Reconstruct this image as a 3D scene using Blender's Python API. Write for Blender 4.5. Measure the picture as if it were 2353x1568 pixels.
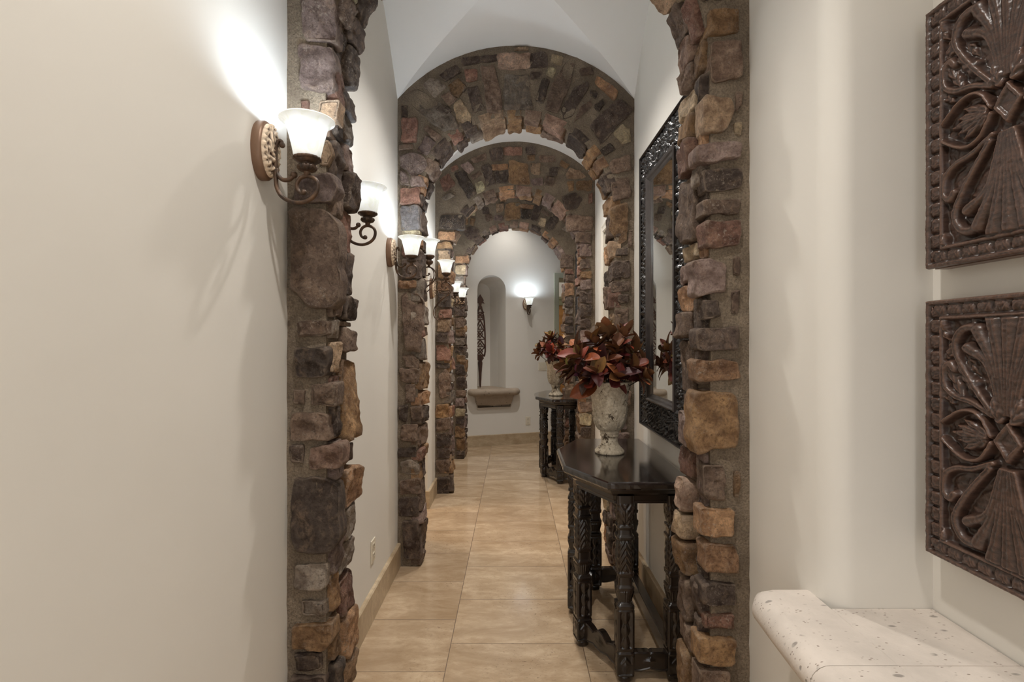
import bpy, math, random
import numpy as np
from mathutils import Vector, Matrix, noise
from math import pi, sin, cos, sqrt, radians

for o in list(bpy.data.objects):
    bpy.data.objects.remove(o, do_unlink=True)
SC = bpy.context.scene
COL = SC.collection
random.seed(7)
np.random.seed(7)

# ------------------------------------------------------------ camera
FPX = 1170.0
CX = -0.015
CH = 1.41
cam_d = bpy.data.cameras.new('camera')
cam = bpy.data.objects.new('camera', cam_d)
COL.objects.link(cam)
cam.location = (CX, 0, CH)
cam.rotation_euler = (pi / 2, 0, 0)
cam_d.sensor_width = 36
cam_d.lens = FPX / 2353 * 36
cam_d.shift_x = -3.5 / 2353
cam_d.shift_y = 1.0 / 2353
cam_d.clip_start = 0.02
SC.camera = cam

# ------------------------------------------------------------ world, exposure
W = bpy.data.worlds.new('world')
SC.world = W
W.use_nodes = True
W.node_tree.nodes['Background'].inputs[0].default_value = (0.97, 0.98, 1.0, 1)
W.node_tree.nodes['Background'].inputs[1].default_value = 0.9
SC.view_settings.view_transform = 'Standard'
SC.view_settings.look = 'None'
SC.view_settings.exposure = 0.70
SC.view_settings.gamma = 1.0
SC.view_settings.use_curve_mapping = False

# light strengths (watts), used by the lamp builders below
P_SCONCE = 3.5
C_SCONCE = (0.74, 0.87, 1.0)
P_FILL = 8.0  # base strength of the added, unseen downlights
C_FILL = (1.0, 0.95, 0.89)
P_SIDE = 38.0
C_SIDE = (1.0, 0.72, 0.45)
GLOW = 1.1

# ------------------------------------------------------------ measured layout (metres)
HW = 0.741                      # half width of the gallery
TH = 0.20                       # arch thickness
ARCH = [1.632, 3.188, 4.718, 6.110]
BAYS = [(ARCH[i] + TH, ARCH[i + 1]) for i in range(3)]
ROUT, ZOUT = 0.987, 2.276       # outer curve of the arches = barrel of the vault


def zb(x):
    return ZOUT + sqrt(max(0, ROUT ** 2 - x * x))


def srgb(r, g, b):
    def f(c):
        c /= 255.0
        return c / 12.92 if c <= 0.04045 else ((c + 0.055) / 1.055) ** 2.4
    return (f(r), f(g), f(b))


# ------------------------------------------------------------ mesh helpers
class MB:
    def __init__(self):
        self.v = []
        self.f = []
        self.c = []
        self.sm = []

    def add(self, verts, faces, col=None, smooth=True):
        n = len(self.v)
        self.v.extend([tuple(p) for p in verts])
        self.f.extend([tuple(i + n for i in f) for f in faces])
        if col is None:
            col = (1, 1, 1)
        self.c.extend([col] * len(verts))
        self.sm.extend([smooth] * len(faces))
        return n

    def box(self, x0, x1, y0, y1, z0, z1, col=None):
        v = [(x0, y0, z0), (x1, y0, z0), (x1, y1, z0), (x0, y1, z0), (x0, y0, z1), (x1, y0, z1), (x1, y1, z1), (x0, y1, z1)]
        f = [(0, 3, 2, 1), (4, 5, 6, 7), (0, 1, 5, 4), (1, 2, 6, 5), (2, 3, 7, 6), (3, 0, 4, 7)]
        self.add(v, f, col, False)

    def bbox(self, c, s, b=0.003, rot=None, col=None):
        """bevelled box, centre c, size s"""
        hx, hy, hz = [k / 2 for k in s]
        b = min(b, hx * .9, hy * .9, hz * .9)
        vs = []
        idx = {}
        for sx in (-1, 1):
            for sy in (-1, 1):
                for sz in (-1, 1):
                    for a in range(3):
                        p = [sx * (hx - b), sy * (hy - b), sz * (hz - b)]
                        p[a] += (sx, sy, sz)[a] * b
                        idx[(sx, sy, sz, a)] = len(vs)
                        vs.append(Vector(p))
        fs = []
        for a in range(3):
            o = [k for k in range(3) if k != a]
            for s_ in (-1, 1):
                q = []
                for (u, w) in ((-1, -1), (1, -1), (1, 1), (-1, 1)):
                    k = [0, 0, 0]
                    k[a] = s_
                    k[o[0]] = u
                    k[o[1]] = w
                    q.append(idx[tuple(k) + (a,)])
                fs.append(q)
        for a in range(3):
            o = [k for k in range(3) if k != a]
            for u in (-1, 1):
                for w in (-1, 1):
                    k1 = [0, 0, 0]
                    k1[a] = -1
                    k1[o[0]] = u
                    k1[o[1]] = w
                    k2 = list(k1)
                    k2[a] = 1
                    fs.append([idx[tuple(k1) + (o[0],)], idx[tuple(k2) + (o[0],)], idx[tuple(k2) + (o[1],)], idx[tuple(k1) + (o[1],)]])
        for sx in (-1, 1):
            for sy in (-1, 1):
                for sz in (-1, 1):
                    fs.append([idx[(sx, sy, sz, a)] for a in range(3)])
        if rot is not None:
            vs = [rot @ v for v in vs]
        c = Vector(c)
        out = []
        ctr = c
        vv = [v + c for v in vs]
        for f in fs:                       # orient outward
            p = [vv[i] for i in f]
            n = (p[1] - p[0]).cross(p[2] - p[0])
            m = sum(p, Vector()) / len(p)
            out.append(f if n.dot(m - ctr) > 0 else f[::-1])
        self.add(vv, out, col, False)

    def grid(self, P, closed_u=False, closed_v=False, col=None, smooth=True, flip=False):
        """P: array [nu][nv] of points"""
        nu, nv = len(P), len(P[0])
        vs = [p for row in P for p in row]
        fs = []
        for i in range(nu if closed_u else nu - 1):
            for j in range(nv if closed_v else nv - 1):
                a = i * nv + j
                b = i * nv + (j + 1) % nv
                c = ((i + 1) % nu) * nv + (j + 1) % nv
                d = ((i + 1) % nu) * nv + j
                fs.append((a, d, c, b) if flip else (a, b, c, d))
        return self.add(vs, fs, col, smooth)

    def lathe(self, prof, n=48, c=(0, 0, 0), disp=None, M=None, col=None):
        P = []
        for (r, z) in prof:
            row = []
            for k in range(n):
                a = 2 * pi * k / n
                rr = r + (disp(a, z, r) if disp else 0)
                p = Vector((rr * cos(a), rr * sin(a), z))
                if M:
                    p = M @ p
                row.append((p.x + c[0], p.y + c[1], p.z + c[2]))
            P.append(row)
        self.grid(P, closed_v=True, col=col)

    def tube(self, pts, r, n=8, caps=True, flat=None, col=None):
        pts = [Vector(p) for p in pts]
        m = len(pts)
        rs = r if isinstance(r, (list, tuple)) else [r] * m
        up = None
        P = []
        for i, p in enumerate(pts):
            t = (pts[min(i + 1, m - 1)] - pts[max(i - 1, 0)]).normalized()
            if up is None:
                up = Vector((0, 1, 0)) if abs(t.y) < .9 else Vector((1, 0, 0))
            up = (up - t * up.dot(t)).normalized()
            s = t.cross(up)
            fl = flat or (1, 1)
            P.append([p + (up * cos(2 * pi * k / n) * fl[0] + s * sin(2 * pi * k / n) * fl[1]) * rs[i] for k in range(n)])
        b = self.grid(P, closed_v=True, col=col)
        if caps:
            self.f.append(tuple(b + k for k in range(n))[::-1])
            self.f.append(tuple(b + (m - 1) * n + k for k in range(n)))
            self.sm += [True, True]

    def sphere(self, c, r, n=12, sc=(1, 1, 1), col=None):
        P = []
        for i in range(n // 2 + 1):
            th = pi * i / (n // 2)
            P.append([(c[0] + r * sc[0] * sin(th) * cos(2 * pi * k / n), c[1] + r * sc[1] * sin(th) * sin(2 * pi * k / n), c[2] + r * sc[2] * cos(th)) for k in range(n)])
        self.grid(P, closed_v=True, col=col, flip=True)

    def prism(self, poly, f3, w0, w1, col=None, smooth=False):
        """poly in 2D, f3(u,v,w)->3D"""
        n = len(poly)
        vs = [f3(u, v, w0) for (u, v) in poly] + [f3(u, v, w1) for (u, v) in poly]
        fs = [tuple(range(n))[::-1], tuple(range(n, 2 * n))]
        for i in range(n):
            j = (i + 1) % n
            fs.append((i, j, n + j, n + i))
        self.add(vs, fs, col, smooth)

    def build(self, name, mat, parent=None, fix=True, loc=None, usecol=False):
        me = bpy.data.meshes.new(name)
        me.from_pydata(self.v, [], self.f)
        me.polygons.foreach_set('use_smooth', self.sm)
        if usecol:
            at = me.color_attributes.new('Col', 'FLOAT_COLOR', 'POINT')
            a = np.ones((len(self.v), 4), dtype=np.float32)
            a[:, :3] = np.array(self.c, dtype=np.float32)
            at.data.foreach_set('color', a.ravel())
        me.update()
        if fix:
            import bmesh
            bm = bmesh.new()
            bm.from_mesh(me)
            bmesh.ops.recalc_face_normals(bm, faces=bm.faces)
            bm.to_mesh(me)
            bm.free()
        me.materials.append(mat)
        o = bpy.data.objects.new(name, me)
        COL.objects.link(o)
        if loc:
            o.location = loc
        if parent:
            o.parent = parent
        return o


def tag(o, label, cat, group=None):
    o['label'] = label
    o['category'] = cat
    if group:
        o['group'] = group
    return o


def thing(name, label, cat, loc=(0, 0, 0), rz=0, group=None):
    o = bpy.data.objects.new(name, None)
    COL.objects.link(o)
    o.empty_display_size = .1
    o.location = loc
    o.rotation_euler = (0, 0, rz)
    return tag(o, label, cat, group)


def struct(o):
    o['kind'] = 'structure'
    return o


def dup(root, loc, rz, label, group=None):
    def cp(o, par):
        c = o.copy()
        COL.objects.link(c)
        c.parent = par
        for ch in list(o.children):
            cp(ch, c)
        return c
    r = root.copy()
    COL.objects.link(r)
    r.location = loc
    r.rotation_euler = (0, 0, rz)
    r['label'] = label
    if group:
        r['group'] = group
    for ch in list(root.children):
        cp(ch, r)
    return r


# ------------------------------------------------------------ materials
class NT:
    def __init__(self, name):
        self.m = bpy.data.materials.new(name)
        self.m.use_nodes = True
        self.t = self.m.node_tree
        self.t.nodes.clear()
        self.out = self.n('ShaderNodeOutputMaterial')
        self.b = self.n('ShaderNodeBsdfPrincipled')
        self.l(self.b.outputs[0], self.out.inputs[0])

    def n(self, k, **kw):
        nd = self.t.nodes.new(k)
        for a, b in kw.items():
            setattr(nd, a, b)
        return nd

    def l(self, a, b):
        self.t.links.new(a, b)

    def val(self, sock, v):
        if hasattr(v, 'is_output') or isinstance(v, bpy.types.NodeSocket):
            self.l(v, sock)
        elif isinstance(v, (tuple, list)) and len(v) == 3 and sock.type == 'RGBA':
            sock.default_value = (*v, 1)
        else:
            sock.default_value = v

    def coord(self, sc=(1, 1, 1), rot=(0, 0, 0), loc=(0, 0, 0), kind='Object'):
        tc = self.n('ShaderNodeTexCoord')
        mp = self.n('ShaderNodeMapping')
        self.l(tc.outputs[kind], mp.inputs[0])
        mp.inputs['Scale'].default_value = sc
        mp.inputs['Rotation'].default_value = rot
        mp.inputs['Location'].default_value = loc
        return mp.outputs[0]

    def noise(self, vec, s, d=4, r=.55, dist=0):
        nd = self.n('ShaderNodeTexNoise')
        self.l(vec, nd.inputs['Vector'])
        nd.inputs['Scale'].default_value = s
        nd.inputs['Detail'].default_value = d
        nd.inputs['Roughness'].default_value = r
        nd.inputs['Distortion'].default_value = dist
        return nd.outputs[0]

    def vor(self, vec, s, feature='F1', out='Distance'):
        nd = self.n('ShaderNodeTexVoronoi', feature=feature)
        self.l(vec, nd.inputs['Vector'])
        nd.inputs['Scale'].default_value = s
        return nd.outputs[out]

    def ramp(self, f, stops, interp='LINEAR'):
        nd = self.n('ShaderNodeValToRGB')
        nd.color_ramp.interpolation = interp
        e = nd.color_ramp.elements
        while len(e) < len(stops):
            e.new(.5)
        for k, (p, c) in enumerate(stops):
            e[k].position = p
            if not isinstance(c, (tuple, list)):
                c = (c, c, c)
            e[k].color = (*c, 1)
        self.l(f, nd.inputs[0])
        return nd.outputs[0]

    def mix(self, f, a, b, mode='MIX'):
        nd = self.n('ShaderNodeMix', data_type='RGBA', blend_type=mode)
        self.val(nd.inputs[0], f)
        self.val(nd.inputs[6], a)
        self.val(nd.inputs[7], b)
        return nd.outputs[2]

    def math(self, op, a, b=0.0, clamp=False):
        nd = self.n('ShaderNodeMath', operation=op, use_clamp=clamp)
        self.val(nd.inputs[0], a)
        self.val(nd.inputs[1], b)
        return nd.outputs[0]

    def bump(self, h, strength=.5, dist=.01, prev=None):
        nd = self.n('ShaderNodeBump')
        nd.inputs['Strength'].default_value = strength
        nd.inputs['Distance'].default_value = dist
        self.l(h, nd.inputs['Height'])
        if prev is not None:
            self.l(prev, nd.inputs['Normal'])
        return nd.outputs[0]

    def set(self, **kw):
        for k, v in kw.items():
            k = {'col': 'Base Color', 'rough': 'Roughness', 'metal': 'Metallic', 'normal': 'Normal', 'coat': 'Coat Weight', 'coatr': 'Coat Roughness', 'emit': 'Emission Color', 'estr': 'Emission Strength', 'spec': 'Specular IOR Level'}[k]
            self.val(self.b.inputs[k], v)
        return self.m


def m_plaster(name, c):
    t = NT(name)
    v = t.coord()
    n1 = t.noise(v, 1.3, 3)
    col = t.mix(t.ramp(n1, [(.3, 0.0), (.7, 1.0)]), tuple(k * .97 for k in c), tuple(min(1, k * 1.02) for k in c))
    b = t.bump(t.noise(v, 14, 5), .12, .004)
    b = t.bump(t.noise(v, 3.5, 2), .10, .02, b)
    return t.set(col=col, rough=.75, normal=b, spec=.25)


M_WALL = m_plaster('wall_plaster', srgb(230, 226, 218))
M_CEIL = m_plaster('vault_plaster', srgb(238, 237, 234))


def m_stone():
    t = NT('fieldstone')
    v = t.coord()
    at = t.n('ShaderNodeVertexColor')
    at.layer_name = 'Col'
    c = at.outputs[0]
    n1 = t.noise(v, 13, 6, .65, .6)
    n2 = t.noise(v, 90, 6, .75)
    n3 = t.noise(t.coord((1, 1, .7)), 26, 6, .7, .5)
    dark = t.mix(1.0, c, (.36, .31, .29), 'MULTIPLY')
    lite = t.mix(.42, c, srgb(214, 178, 142))
    col = t.mix(t.ramp(n1, [(.36, 0.0), (.64, 1.0)]), dark, c)
    col = t.mix(t.ramp(n3, [(.52, 0.0), (.72, .8)]), col, lite)
    col = t.mix(t.ramp(n2, [(.34, .85), (.52, 0.0)]), col, t.mix(1.0, c, (.30, .26, .25), 'MULTIPLY'))
    flecks = t.ramp(t.noise(v, 120, 4, .75), [(.54, 0.0), (.66, .8)])
    fl2 = t.math('MULTIPLY', flecks, t.ramp(t.noise(v, 7, 3), [(.45, 0.0), (.65, 1.0)]))
    col = t.mix(fl2, col, srgb(208, 192, 175))
    geo = t.n('ShaderNodeNewGeometry')
    edge = t.ramp(geo.outputs['Pointiness'], [(.52, 0.0), (.60, .55)])
    col = t.mix(edge, col, srgb(190, 168, 146))
    b = t.bump(n1, .8, .022)
    b = t.bump(n2, 1.0, .018, b)
    b = t.bump(n3, .9, .020, b)
    b = t.bump(t.noise(v, 170, 5, .75), 1.0, .006, b)
    return t.set(col=col, rough=.7, normal=b, spec=.4)


def m_mortar():
    t = NT('brown_mortar')
    v = t.coord()
    n1 = t.noise(v, 9, 5, .6)
    n2 = t.noise(v, 160, 4, .7)
    col = t.mix(t.ramp(n1, [(.3, 0.0), (.7, 1.0)]), srgb(116, 102, 86), srgb(154, 138, 118))
    col = t.mix(t.ramp(n2, [(.35, .6), (.6, 0.0)]), col, srgb(70, 60, 50))
    b = t.bump(n2, .9, .006)
    b = t.bump(t.noise(v, 30, 5), .6, .014, b)
    return t.set(col=col, rough=.85, normal=b, spec=.3)


def m_travertine(name, tiled=True, base=(200, 178, 150)):
    t = NT(name)
    tc = t.n('ShaderNodeTexCoord')
    sp = t.n('ShaderNodeSeparateXYZ')
    t.l(tc.outputs['Object'], sp.inputs[0])
    base_l = srgb(*base)
    if tiled:
        cb = t.n('ShaderNodeCombineXYZ')
        t.l(t.math('ADD', sp.outputs[1], -.344 + .4063 * 20 + .2031), cb.inputs[0])
        t.l(t.math('ADD', sp.outputs[0], .307 + .6125 * 10), cb.inputs[1])

        def brick(c1, c2, ms):
            br = t.n('ShaderNodeTexBrick', offset=.5, offset_frequency=2, squash=1)
            t.l(cb.outputs[0], br.inputs['Vector'])
            br.inputs['Color1'].default_value = (*c1, 1)
            br.inputs['Color2'].default_value = (*c2, 1)
            br.inputs['Mortar'].default_value = (0, 0, 0, 1)
            br.inputs['Scale'].default_value = 1
            br.inputs['Mortar Size'].default_value = ms
            br.inputs['Mortar Smooth'].default_value = .3
            br.inputs['Brick Width'].default_value = .4063
            br.inputs['Row Height'].default_value = .6125
            return br
        br = brick((0, 0, 0), (1, 1, 1), .0019)
        rnd = br.outputs['Color']
        mort = br.outputs['Fac']
        ad = t.n('ShaderNodeVectorMath', operation='MULTIPLY_ADD')
        t.l(rnd, ad.inputs[0])
        ad.inputs[1].default_value = (7.3, 3.1, 5.2)
        t.l(tc.outputs['Object'], ad.inputs[2])
        vec = ad.outputs[0]
    else:
        vec = tc.outputs['Object']
    mp = t.n('ShaderNodeMapping')
    t.l(vec, mp.inputs[0])
    mp.inputs['Scale'].default_value = (1.0, 2.3, 2.3)
    n1 = t.noise(mp.outputs[0], 2.1, 9, .68, .6)
    n2 = t.noise(mp.outputs[0], 9, 7, .72, .3)
    n4 = t.noise(vec, 2.2, 3, .5)
    mp2 = t.n('ShaderNodeMapping')
    t.l(vec, mp2.inputs[0])
    mp2.inputs['Scale'].default_value = (1.0, 2.2, 2.2)
    n3 = t.noise(mp2.outputs[0], 70, 3, .6)
    col = t.mix(t.ramp(n1, [(.34, 1.0), (.62, 0.0)]), tuple(min(1, k * 1.08) for k in base_l), tuple(k * m for k, m in zip(base_l, (.64, .58, .51))))
    col = t.mix(t.ramp(n2, [(.40, .55), (.6, 0.0)]), col, tuple(k * m for k, m in zip(base_l, (.68, .61, .54))))
    pits = t.math('MULTIPLY', t.ramp(n3, [(.30, 1.0), (.37, 0.0)]), t.ramp(n4, [(.42, 0.0), (.6, 1.0)]))
    col = t.mix(t.math('MULTIPLY', pits, .75), col, srgb(96, 76, 58))
    if tiled:
        shade = t.mix(rnd, (.90, .89, .88), (1.06, 1.06, 1.06))
        col = t.mix(1.0, col, shade, 'MULTIPLY')
        col = t.mix(mort, col, srgb(112, 92, 74))
        bp = t.bump(t.math('ADD', t.math('MULTIPLY', mort, -1), t.math('MULTIPLY', pits, -.35)), .5, .002)
        bp = t.bump(n2, .06, .004, bp)
        r = t.math('ADD', t.math('MULTIPLY', n2, .14), .05)
        r = t.math('ADD', r, t.math('MULTIPLY', mort, .4))
        return t.set(col=col, rough=r, normal=bp, spec=.5)
    bp = t.bump(n2, .1, .004)
    return t.set(col=col, rough=.4, normal=bp)


def m_cantera(name, base):
    t = NT(name)
    v = t.coord()
    b0 = srgb(*base)
    n1 = t.noise(v, 7, 5, .6)
    col = t.mix(t.ramp(n1, [(.35, 0.0), (.68, 1.0)]), tuple(k * .88 for k in b0), tuple(min(1, k * 1.08) for k in b0))
    vs = t.coord((1.0, 2.2, 1.6), rot=(0, 0, .5))
    d = t.vor(vs, 17)
    mk = t.ramp(t.noise(v, 11, 2), [(.50, 0.0), (.56, 1.0)])
    spots = t.math('MULTIPLY', t.ramp(d, [(.15, 1.0), (.22, 0.0)]), mk)
    d2 = t.vor(vs, 70)
    mk2 = t.ramp(t.noise(v, 23, 2), [(.52, 0.0), (.58, 1.0)])
    sp2 = t.math('MULTIPLY', t.ramp(d2, [(.16, 1.0), (.26, 0.0)]), mk2)
    col = t.mix(t.math('MULTIPLY', spots, .8), col, tuple(k * .38 for k in b0))
    col = t.mix(t.math('MULTIPLY', sp2, .7), col, srgb(112, 90, 74))
    bp = t.bump(t.noise(v, 50, 5, .65), .35, .004)
    bp = t.bump(t.math('ADD', t.math('MULTIPLY', spots, -1), t.math('MULTIPLY', sp2, -.6)), .4, .003, bp)
    return t.set(col=col, rough=.7, normal=bp, spec=.3)


def m_wood(name, c1, c2, rough=.3, coat=.4, grain=(1, 1, 1), bs=.25):
    t = NT(name)
    v = t.coord(grain)
    n1 = t.noise(v, 12, 6, .65, .6)
    n2 = t.noise(t.coord(), 5, 4)
    col = t.mix(t.ramp(n1, [(.35, 0.0), (.68, 1.0)]), c1, c2)
    col = t.mix(t.ramp(n2, [(.5, 0.0), (.75, .5)]), col, tuple(k * 1.6 for k in c2))
    bp = t.bump(n1, bs, .003)
    return t.set(col=col, rough=rough, normal=bp, coat=coat, coatr=.10)


def m_carved(name):
    """dark stained carving; raised edges a lighter red brown, hollows darker"""
    t = NT(name)
    v = t.coord()
    n1 = t.noise(t.coord((1, 1, 5)), 16, 6, .65)
    col = t.mix(t.ramp(n1, [(.35, 0.0), (.7, 1.0)]), srgb(48, 35, 30), srgb(84, 62, 52))
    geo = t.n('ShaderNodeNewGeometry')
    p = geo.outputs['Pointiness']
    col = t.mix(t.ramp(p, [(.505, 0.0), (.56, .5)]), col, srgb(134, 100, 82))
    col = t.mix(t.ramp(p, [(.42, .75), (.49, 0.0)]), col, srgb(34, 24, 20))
    bp = t.bump(n1, .3, .003)
    bp = t.bump(t.noise(v, 60, 4), .25, .003, bp)
    return t.set(col=col, rough=.36, normal=bp, coat=.25, coatr=.25)


def m_simple(name, c, rough=.5, metal=0.0, bs=0, sc=40, coat=0.0, var=.15):
    t = NT(name)
    v = t.coord()
    n1 = t.noise(v, sc * .4, 4)
    col = t.mix(t.ramp(n1, [(.3, 0.0), (.7, 1.0)]), tuple(k * (1 - var) for k in c), tuple(min(1, k * (1 + var)) for k in c))
    kw = dict(col=col, rough=rough, metal=metal, coat=coat)
    if bs:
        kw['normal'] = t.bump(t.noise(v, sc, 5), bs, .003)
    return t.set(**kw)


def m_bronze():
    t = NT('aged_bronze')
    v = t.coord()
    n1 = t.noise(v, 22, 5, .6)
    col = t.mix(t.ramp(n1, [(.35, 0.0), (.7, 1.0)]), srgb(54, 42, 34), srgb(112, 84, 62))
    return t.set(col=col, rough=.45, metal=.35, normal=t.bump(t.noise(v, 90, 4), .2, .002))


def m_medallion():
    t = NT('antiqued_medallion')
    geo = t.n('ShaderNodeNewGeometry')
    n1 = t.noise(t.coord(), 60, 5, .6)
    f = t.ramp(t.math('ADD', geo.outputs['Pointiness'], t.math('MULTIPLY', n1, .12)), [(.52, 0.0), (.60, 1.0)])
    col = t.mix(f, srgb(70, 46, 32), srgb(222, 200, 174))
    return t.set(col=col, rough=.5, metal=.1)


def m_shade():
    t = NT('alabaster_glass')
    v = t.coord()
    n1 = t.noise(v, 26, 5, .65, 1.5)
    col = t.mix(t.ramp(n1, [(.35, 0.0), (.65, 1.0)]), srgb(238, 238, 230), srgb(252, 252, 252))
    t.set(col=col, rough=.25)
    tr = t.n('ShaderNodeBsdfTranslucent')
    t.l(col, tr.inputs[0])
    em = t.n('ShaderNodeEmission')
    t.l(t.mix(t.ramp(n1, [(.4, 0.0), (.7, 1.0)]), (.80, .82, .80), (.98, 1.0, .98)), em.inputs[0])
    em.inputs[1].default_value = GLOW * .14
    mx = t.n('ShaderNodeMixShader')
    mx.inputs[0].default_value = .11
    t.l(t.b.outputs[0], mx.inputs[1])
    t.l(tr.outputs[0], mx.inputs[2])
    ad = t.n('ShaderNodeAddShader')
    t.l(mx.outputs[0], ad.inputs[0])
    t.l(em.outputs[0], ad.inputs[1])
    t.l(ad.outputs[0], t.out.inputs[0])
    return t.m


def m_urn():
    t = NT('flaking_urn_plaster')
    v = t.coord()
    n1 = t.noise(v, 14, 6, .7, .5)
    n2 = t.noise(v, 60, 5, .7)
    col = t.mix(t.ramp(n2, [(.35, 0.0), (.65, 1.0)]), srgb(178, 162, 138), srgb(222, 210, 188))
    col = t.mix(t.ramp(n1, [(.405, 1.0), (.435, 0.0)]), col, srgb(78, 62, 46))
    col = t.mix(t.ramp(t.noise(v, 45, 4, .6), [(.32, .85), (.38, 0.0)]), col, srgb(92, 76, 60))
    bp = t.bump(t.ramp(n1, [(.355, 0.0), (.40, 1.0)]), .5, .003)
    bp = t.bump(n2, .5, .004, bp)
    return t.set(col=col, rough=.85, normal=bp)


def m_leaf():
    t = NT('dried_magnolia_leaf')
    at = t.n('ShaderNodeVertexColor')
    at.layer_name = 'Col'
    n1 = t.noise(t.coord(), 30, 4)
    geo = t.n('ShaderNodeNewGeometry')
    c = t.mix(t.ramp(n1, [(.35, .5), (.65, 0.0)]), at.outputs[0], t.mix(1.0, at.outputs[0], (.35, .22, .25), 'MULTIPLY'))
    back = t.mix(.6, c, srgb(128, 92, 60))
    c = t.mix(geo.outputs['Backfacing'], c, back)
    return t.set(col=c, rough=.5, spec=.3)


def m_emit(name, c, s):
    t = NT(name)
    return t.set(col=(0, 0, 0), emit=c, estr=s)


M_STONE = m_stone()
M_MORTAR = m_mortar()
M_FLOOR = m_travertine('travertine_floor')
M_BASE = m_travertine('travertine_baseboard', False, (200, 182, 154))
M_SILL = m_cantera('pale_cantera_stone', (212, 202, 192))
M_LEDGE = m_cantera('grey_cantera_stone', (168, 152, 134))
M_TABLE = m_wood('black_brown_table_wood', srgb(14, 10, 8), srgb(40, 28, 20), .26, .5, (1, 1, 1), .2)
M_TOP = m_wood('polished_dark_table_top', srgb(14, 11, 10), srgb(36, 28, 25), .13, .8, (6, 1.2, 1), .05)
M_CARVE = m_carved('carved_hardwood')
M_FRAME = m_simple('black_lacquer_carving', srgb(26, 22, 21), .32, 0, .2, 50, .3)
M_FRAMEIN = m_simple('silver_brown_moulding', srgb(74, 68, 66), .3, .4, .15, 50, .2)
M_BACK = m_simple('dark_backing', srgb(20, 18, 16), .6)
t_ = NT('mirror_glass')
M_MIRROR = t_.set(col=(.86, .88, .87), metal=1.0, rough=.01)
M_BRONZE = m_bronze()
M_PLATE = m_simple('brown_bronze_rim', srgb(122, 94, 74), .42, .3, .1, 30)
M_MEDAL = m_medallion()
M_SHADE = m_shade()
M_URN = m_urn()
M_LEAF = m_leaf()
M_STEM = m_simple('dark_twig', srgb(44, 28, 22), .6)
M_TRIM = m_simple('white_paint', srgb(232, 226, 214), .4, 0, 0, 20, 0, .02)
M_PLASTIC = m_simple('ivory_plastic', srgb(226, 218, 200), .35, 0, 0, 20, 0, .02)
M_SLOT = m_simple('dark_slot', srgb(50, 44, 38), .5)
M_SAGE = m_simple('sage_green_paint', srgb(172, 174, 156), .5, 0, 0, 20, 0, .04)
M_HONEY = m_wood('honey_wood', srgb(150, 100, 50), srgb(190, 138, 78), .4, .2, (1, 1, .2), .15)
M_OLIVE = m_simple('olive_painted_wood', srgb(142, 138, 108), .5, 0, 0, 20, 0, .06)
M_FILL_RIM = m_simple('white_metal_rim', srgb(236, 234, 230), .4, 0, 0, 20, 0, .02)
M_FILL_LENS = m_emit('fill_lamp_lens', (1.0, .92, .80), 6)  # glowing lens of the added downlights
M_BULB = m_emit('lit_bulb', (1.0, .97, .92), 5)
M_DARKWOOD = m_wood('dark_tribal_wood', srgb(48, 30, 22), srgb(84, 54, 40), .5, .1, (1, 1, .3), .3)

# ------------------------------------------------------------ end wall frame (turned 17.7 degrees)
EA = math.atan(.319)
E0 = Vector((-.653, 6.79, 0))          # a point at the foot of the end wall
EU = Vector((cos(EA), sin(EA), 0))     # along the wall
EN = Vector((sin(EA), -cos(EA), 0))    # out of the wall, to the camera


def endp(u, v, w):
    """u along wall from E0, v height, w out of the wall"""
    p = E0 + EU * u + EN * w
    return (p.x, p.y, v)


def end_u(X):
    """position along the end wall seen at photo column X"""
    k = (X - 1180) / FPX
    # (E0.x + u*EU.x - CX) = k (E0.y + u*EU.y)
    return (k * E0.y - E0.x + CX) / (EU.x - k * EU.y)


# ------------------------------------------------------------ floor
b = MB()
b.box(-3.2, 3.2, -2.6, 10.5, -.08, 0)
struct(b.build('floor', M_FLOOR))

# ------------------------------------------------------------ walls
WT = 0.14
ZT = 3.72


def wall_with_holes(name, xf, xb, y0, y1, holes, mat=M_WALL):
    """wall slab facing +-x between planes xf (face) and xb; holes = (ya, yb, za, zb)"""
    b = MB()
    ys = sorted(set([y0, y1] + [h[0] for h in holes] + [h[1] for h in holes]))
    lo, hi = min(xf, xb), max(xf, xb)
    for a, c in zip(ys[:-1], ys[1:]):
        hs = [h for h in holes if h[0] <= a + 1e-6 and h[1] >= c - 1e-6]
        zs = [0, ZT]
        if hs:
            h = hs[0]
            if h[2] > 0:
                b.box(lo, hi, a, c, 0, h[2])
            b.box(lo, hi, a, c, h[3], ZT)
        else:
            b.box(lo, hi, a, c, 0, ZT)
    return b


# left wall with doorway opening in the second bay; its far jamb is rounded
OP0, OP1, OPZ = 3.66, 4.30, 2.30
bl = wall_with_holes('wall_left', -HW, -HW - WT, -2.6, 7.2, [(OP0, OP1, 0, OPZ)])
struct(bl.build('wall_left', M_WALL))

# side room behind the left opening
b = MB()
b.box(-3.1, -3.0, 2.6, 5.6, 0, ZT)
b.box(-3.1, -HW - WT - .001, 2.5, 2.6, 0, ZT)
b.box(-3.1, -HW - WT - .001, 5.6, 5.7, 0, ZT)
struct(b.build('wall_side_room', M_WALL))

# right wall: display niche by the camera (Y 1.22 down to 0.05), door opening in bay 2
NY0, NY1, ND = .05, 1.215, .245        # niche near/far, depth
NZ0, NZ1 = .773, 2.75
DR0, DR1, DRZ = 3.62, 4.215, 2.31
b = MB()
RC = .06                               # bullnose radius of the niche corner


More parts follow.
